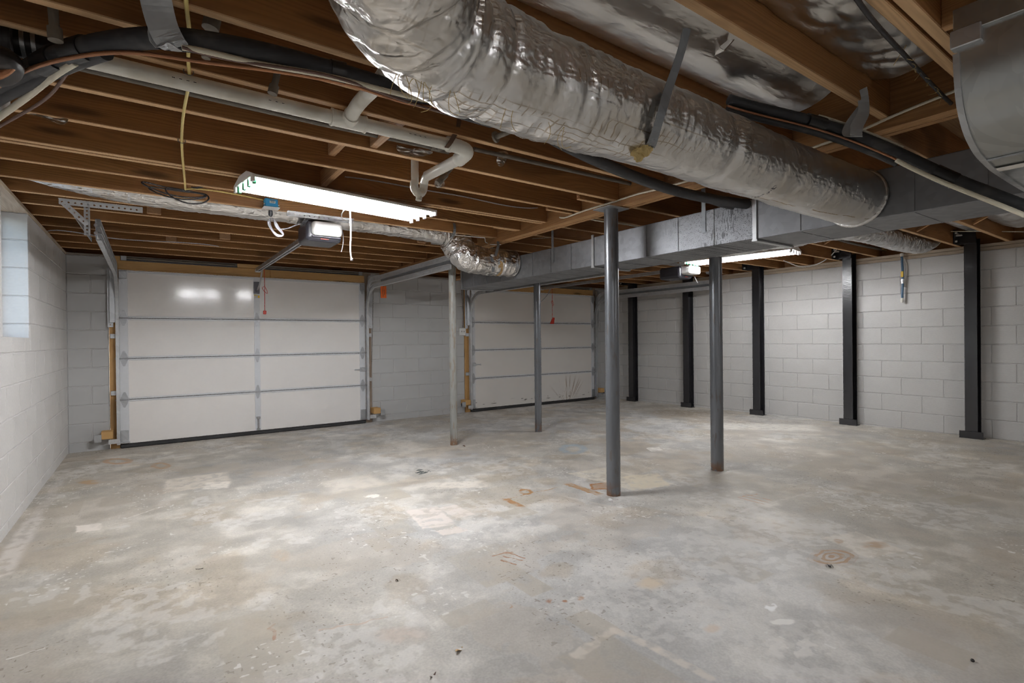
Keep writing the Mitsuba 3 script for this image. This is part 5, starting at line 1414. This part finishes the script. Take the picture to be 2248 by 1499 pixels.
for dx in (-0.018, 0.022): obj('button', cbox(p_[0] + dx - 0.006, p_[0] + dx + 0.006, D - 0.031, D - 0.027, p_[2] - 0.008, p_[2] + 0.012, 0.001), 'mat_stub', sw)
obj('wire', tube(sp([p_ + (0, 0, 0.06), p_ + (0.01, 0, 0.4), p_ + (-0.03, 0.0, 0.8), p_ + (-0.05, 0, 1.15)], 16), 0.003, 6), 'mat_brown_wire', sw)
w9 = thing('sensor_wire', 'thin wire running down the block pier beside the right jamb of the wider door', 'wire')
obj('wire', tube([at(819.5, 640, Y=D - 0.004), at(817, 760, Y=D - 0.004), at(813, 900, Y=D - 0.004)], 0.003, 6), 'mat_pipe_grey', w9)
w10 = thing('sensor_wire', 'thin wire along the left edge of the wider door jamb', 'wire')
obj('wire', tube([at(238, 600, Y=D - 0.003), at(241, 770, Y=D - 0.003), at(243, 940, Y=D - 0.003)], 0.004, 6), 'mat_cable_black', w10)

# water line and valve on the right wall
vl = thing('water_valve', 'blue water line with a yellow-handled valve on the right wall between black columns', 'valve')
xw_ = XR - 0.05
Pv = [at(1980, 562, X=xw_), at(1981.5, 595, X=xw_), at(1982, 618, X=xw_), at(1981, 640, X=xw_), at(1981, 655, X=xw_)]
obj('hose', tube(sp(Pv, 24), 0.0125, 12), 'mat_pex', vl, smooth=True)
obj('handle', cbox(*(lambda p: (p[0] - 0.022, p[0] - 0.012, p[1] - 0.013, p[1] + 0.013, p[2] - 0.035, p[2] + 0.035))(at(1981.5, 602, X=xw_)), 0.003), 'mat_yellow', vl)
q = at(1981.5, 616, X=xw_)
obj('valve_body', cat_([tube([q + (0, 0, 0.02), q - (0, 0, 0.035)], 0.018, 10), cyl(q, q + (-0.03, 0, 0), 0.012, 8)]), 'mat_galv_bright', vl)
obj('stop_end', tube([at(1980.5, 654, X=xw_), at(1980, 664, X=xw_)], [0.016, 0.017, 0.014], 12), 'mat_pvc', vl, smooth=40)
obj('top_fitting', tube([at(1980, 556, X=xw_), at(1980, 563, X=xw_)], [0.018, 0.02, 0.014], 12), 'mat_pvc_white', vl, smooth=40)
obj('pale_hose', tube(sp([at(1985, 568, X=XR - 0.02), at(1990, 598, X=XR - 0.02), at(1987, 612, X=XR - 0.03), at(1985, 630, X=XR - 0.02)], 18), 0.009, 10), 'mat_pvc_white', vl, smooth=True)
cd = thing('conduit', 'grey conduit along a right hand joist ending at a tan fitting above the water valve', 'pipe')
Pc = [at(1810, 515, Y=2.62), at(1860, 531, Y=2.62), at(1938, 548, Y=2.61), at(1975, 556, Y=2.55)]
obj('pipe', tube(sp(Pc, 24), 0.016, 12), 'mat_pipe_grey', cd, smooth=True)
obj('fitting', tube([at(1955, 549, Y=2.58), at(1966, 566, Y=2.56)], [0.03, 0.033, 0.03], 14), 'mat_tape_tan', cd, smooth=40)
obj('clamp', tube([at(1936, 545, Y=2.6), at(1956, 551, Y=2.6)], 0.022, 12), 'mat_tape_tan', cd, smooth=40)

# ---------------------------------------------------------------- litter on the floor


def litter(name, label, cat, px, py, mesh, m):
    k = thing(name, label, cat)
    q = fl(px, py)
    obj('body', move(mesh, (q[0], q[1], q[2])), m, k)
    return k


bug = trimesh.creation.icosphere(2, 1.0); bug.vertices = bug.vertices * (0.014, 0.006, 0.0045)
k = litter('dead_bug', 'small black dead beetle beside the round rust stain', 'insect', 1821, 1245, move(bug, (0, 0, 0.006), rz=40), 'mat_bug')
q = fl(1821, 1245)
for i in range(6):
    s_ = 1 if i % 2 else -1
    o = q + (0.006 * (i // 2 - 1) * 1.2, 0.006 * (i // 2 - 1), 0.006)
    obj('leg', tube(sp([o, o + (0.006 * s_, -0.007 * s_, 0.005), o + (0.011 * s_, -0.011 * s_, -0.004)], 5), 0.0008, 4), 'mat_bug', k)


def leafy(L, W, seed):
    a = np.linspace(0, 1, 12)
    up = np.stack([a * L, W * np.sin(np.pi * a) * (0.7 + 0.5 * meshkit.noise(np.stack([a * 5, a * 0, a * 0 + seed], 1), 2)), 0.003 + 0.006 * np.sin(a * 5 + seed)], 1)
    dn = up * (1, -0.8, 1)
    V = np.vstack([up, dn[::-1]]); n = len(a)
    F = []
    for i in range(n - 1): F += [(i, 2 * n - 1 - i, i + 1), (i + 1, 2 * n - 1 - i, 2 * n - 2 - i)]
    F = np.array(F)
    return trimesh.Trimesh(np.vstack([V, V + (0, 0, 0.0012)]), np.vstack([F, F[:, ::-1] + len(V)]), process=False)


litter('dry_leaf', 'curled brown leaf scrap lying on the concrete near the bottom edge', 'leaf', 1000, 1436, move(leafy(0.05, 0.012, 1), rz=30), 'mat_tape_tan')
litter('dry_leaf', 'brown bark flake on the concrete left of the curled leaf', 'leaf', 942, 1490, move(leafy(0.035, 0.005, 2), rz=20), 'mat_brown_wire')
litter('wire_bit', 'tiny bent dark wire on the concrete in the left foreground', 'wire', 430, 1250, tube(sp([(0, 0, 0.003), (0.012, -0.012, 0.004), (0.03, -0.012, 0.003)], 8), 0.0015, 5), 'mat_bug')
litter('paint_chip', 'white flake of paint on the floor in front of the nearest post', 'debris', 1345, 1101, move(leafy(0.05, 0.02, 3), rz=70), 'mat_white_paint')
litter('dry_leaf', 'small dark leaf at the foot of the beige post', 'leaf', 1022, 980, move(leafy(0.045, 0.014, 5), rz=120), 'mat_rust')
litter('pebble', 'small dark pebble on the concrete at the lower right', 'debris', 2135, 1452, move(trimesh.creation.icosphere(1, 0.006), (0, 0, 0.004)), 'mat_bug')
litter('dry_leaf', 'brown seed pod on the concrete left of centre', 'leaf', 868, 1277, move(leafy(0.018, 0.006, 6), rz=15), 'mat_rust')

# repeats share a group
_g = {'garage door': 'sectional garage doors in the back wall', 'garage door track': 'garage door tracks', 'sensor': 'photo eyes at the garage door feet', 'garage door opener': 'ceiling mounted openers',
      'post': 'round steel posts under the ceiling', 'column': 'black steel columns along the right wall', 'light fixture': 'fluorescent strip lights', 'duct': None, 'pipe insulation': 'black insulated lines',
      'insulation': 'foil-faced batts between the joists', 'insulation scrap': 'torn foil scraps', 'leaf': 'dry leaf bits on the floor'}
for _k, _v in labels.items():
    if _g.get(_v.get('category')): _v['group'] = _g[_v['category']]
    if _k.startswith('pipe_stub'): _v['group'] = 'pipe stubs between the joists'
    if _k.startswith('foil_duct'): _v['group'] = 'foil-wrapped round ducts'
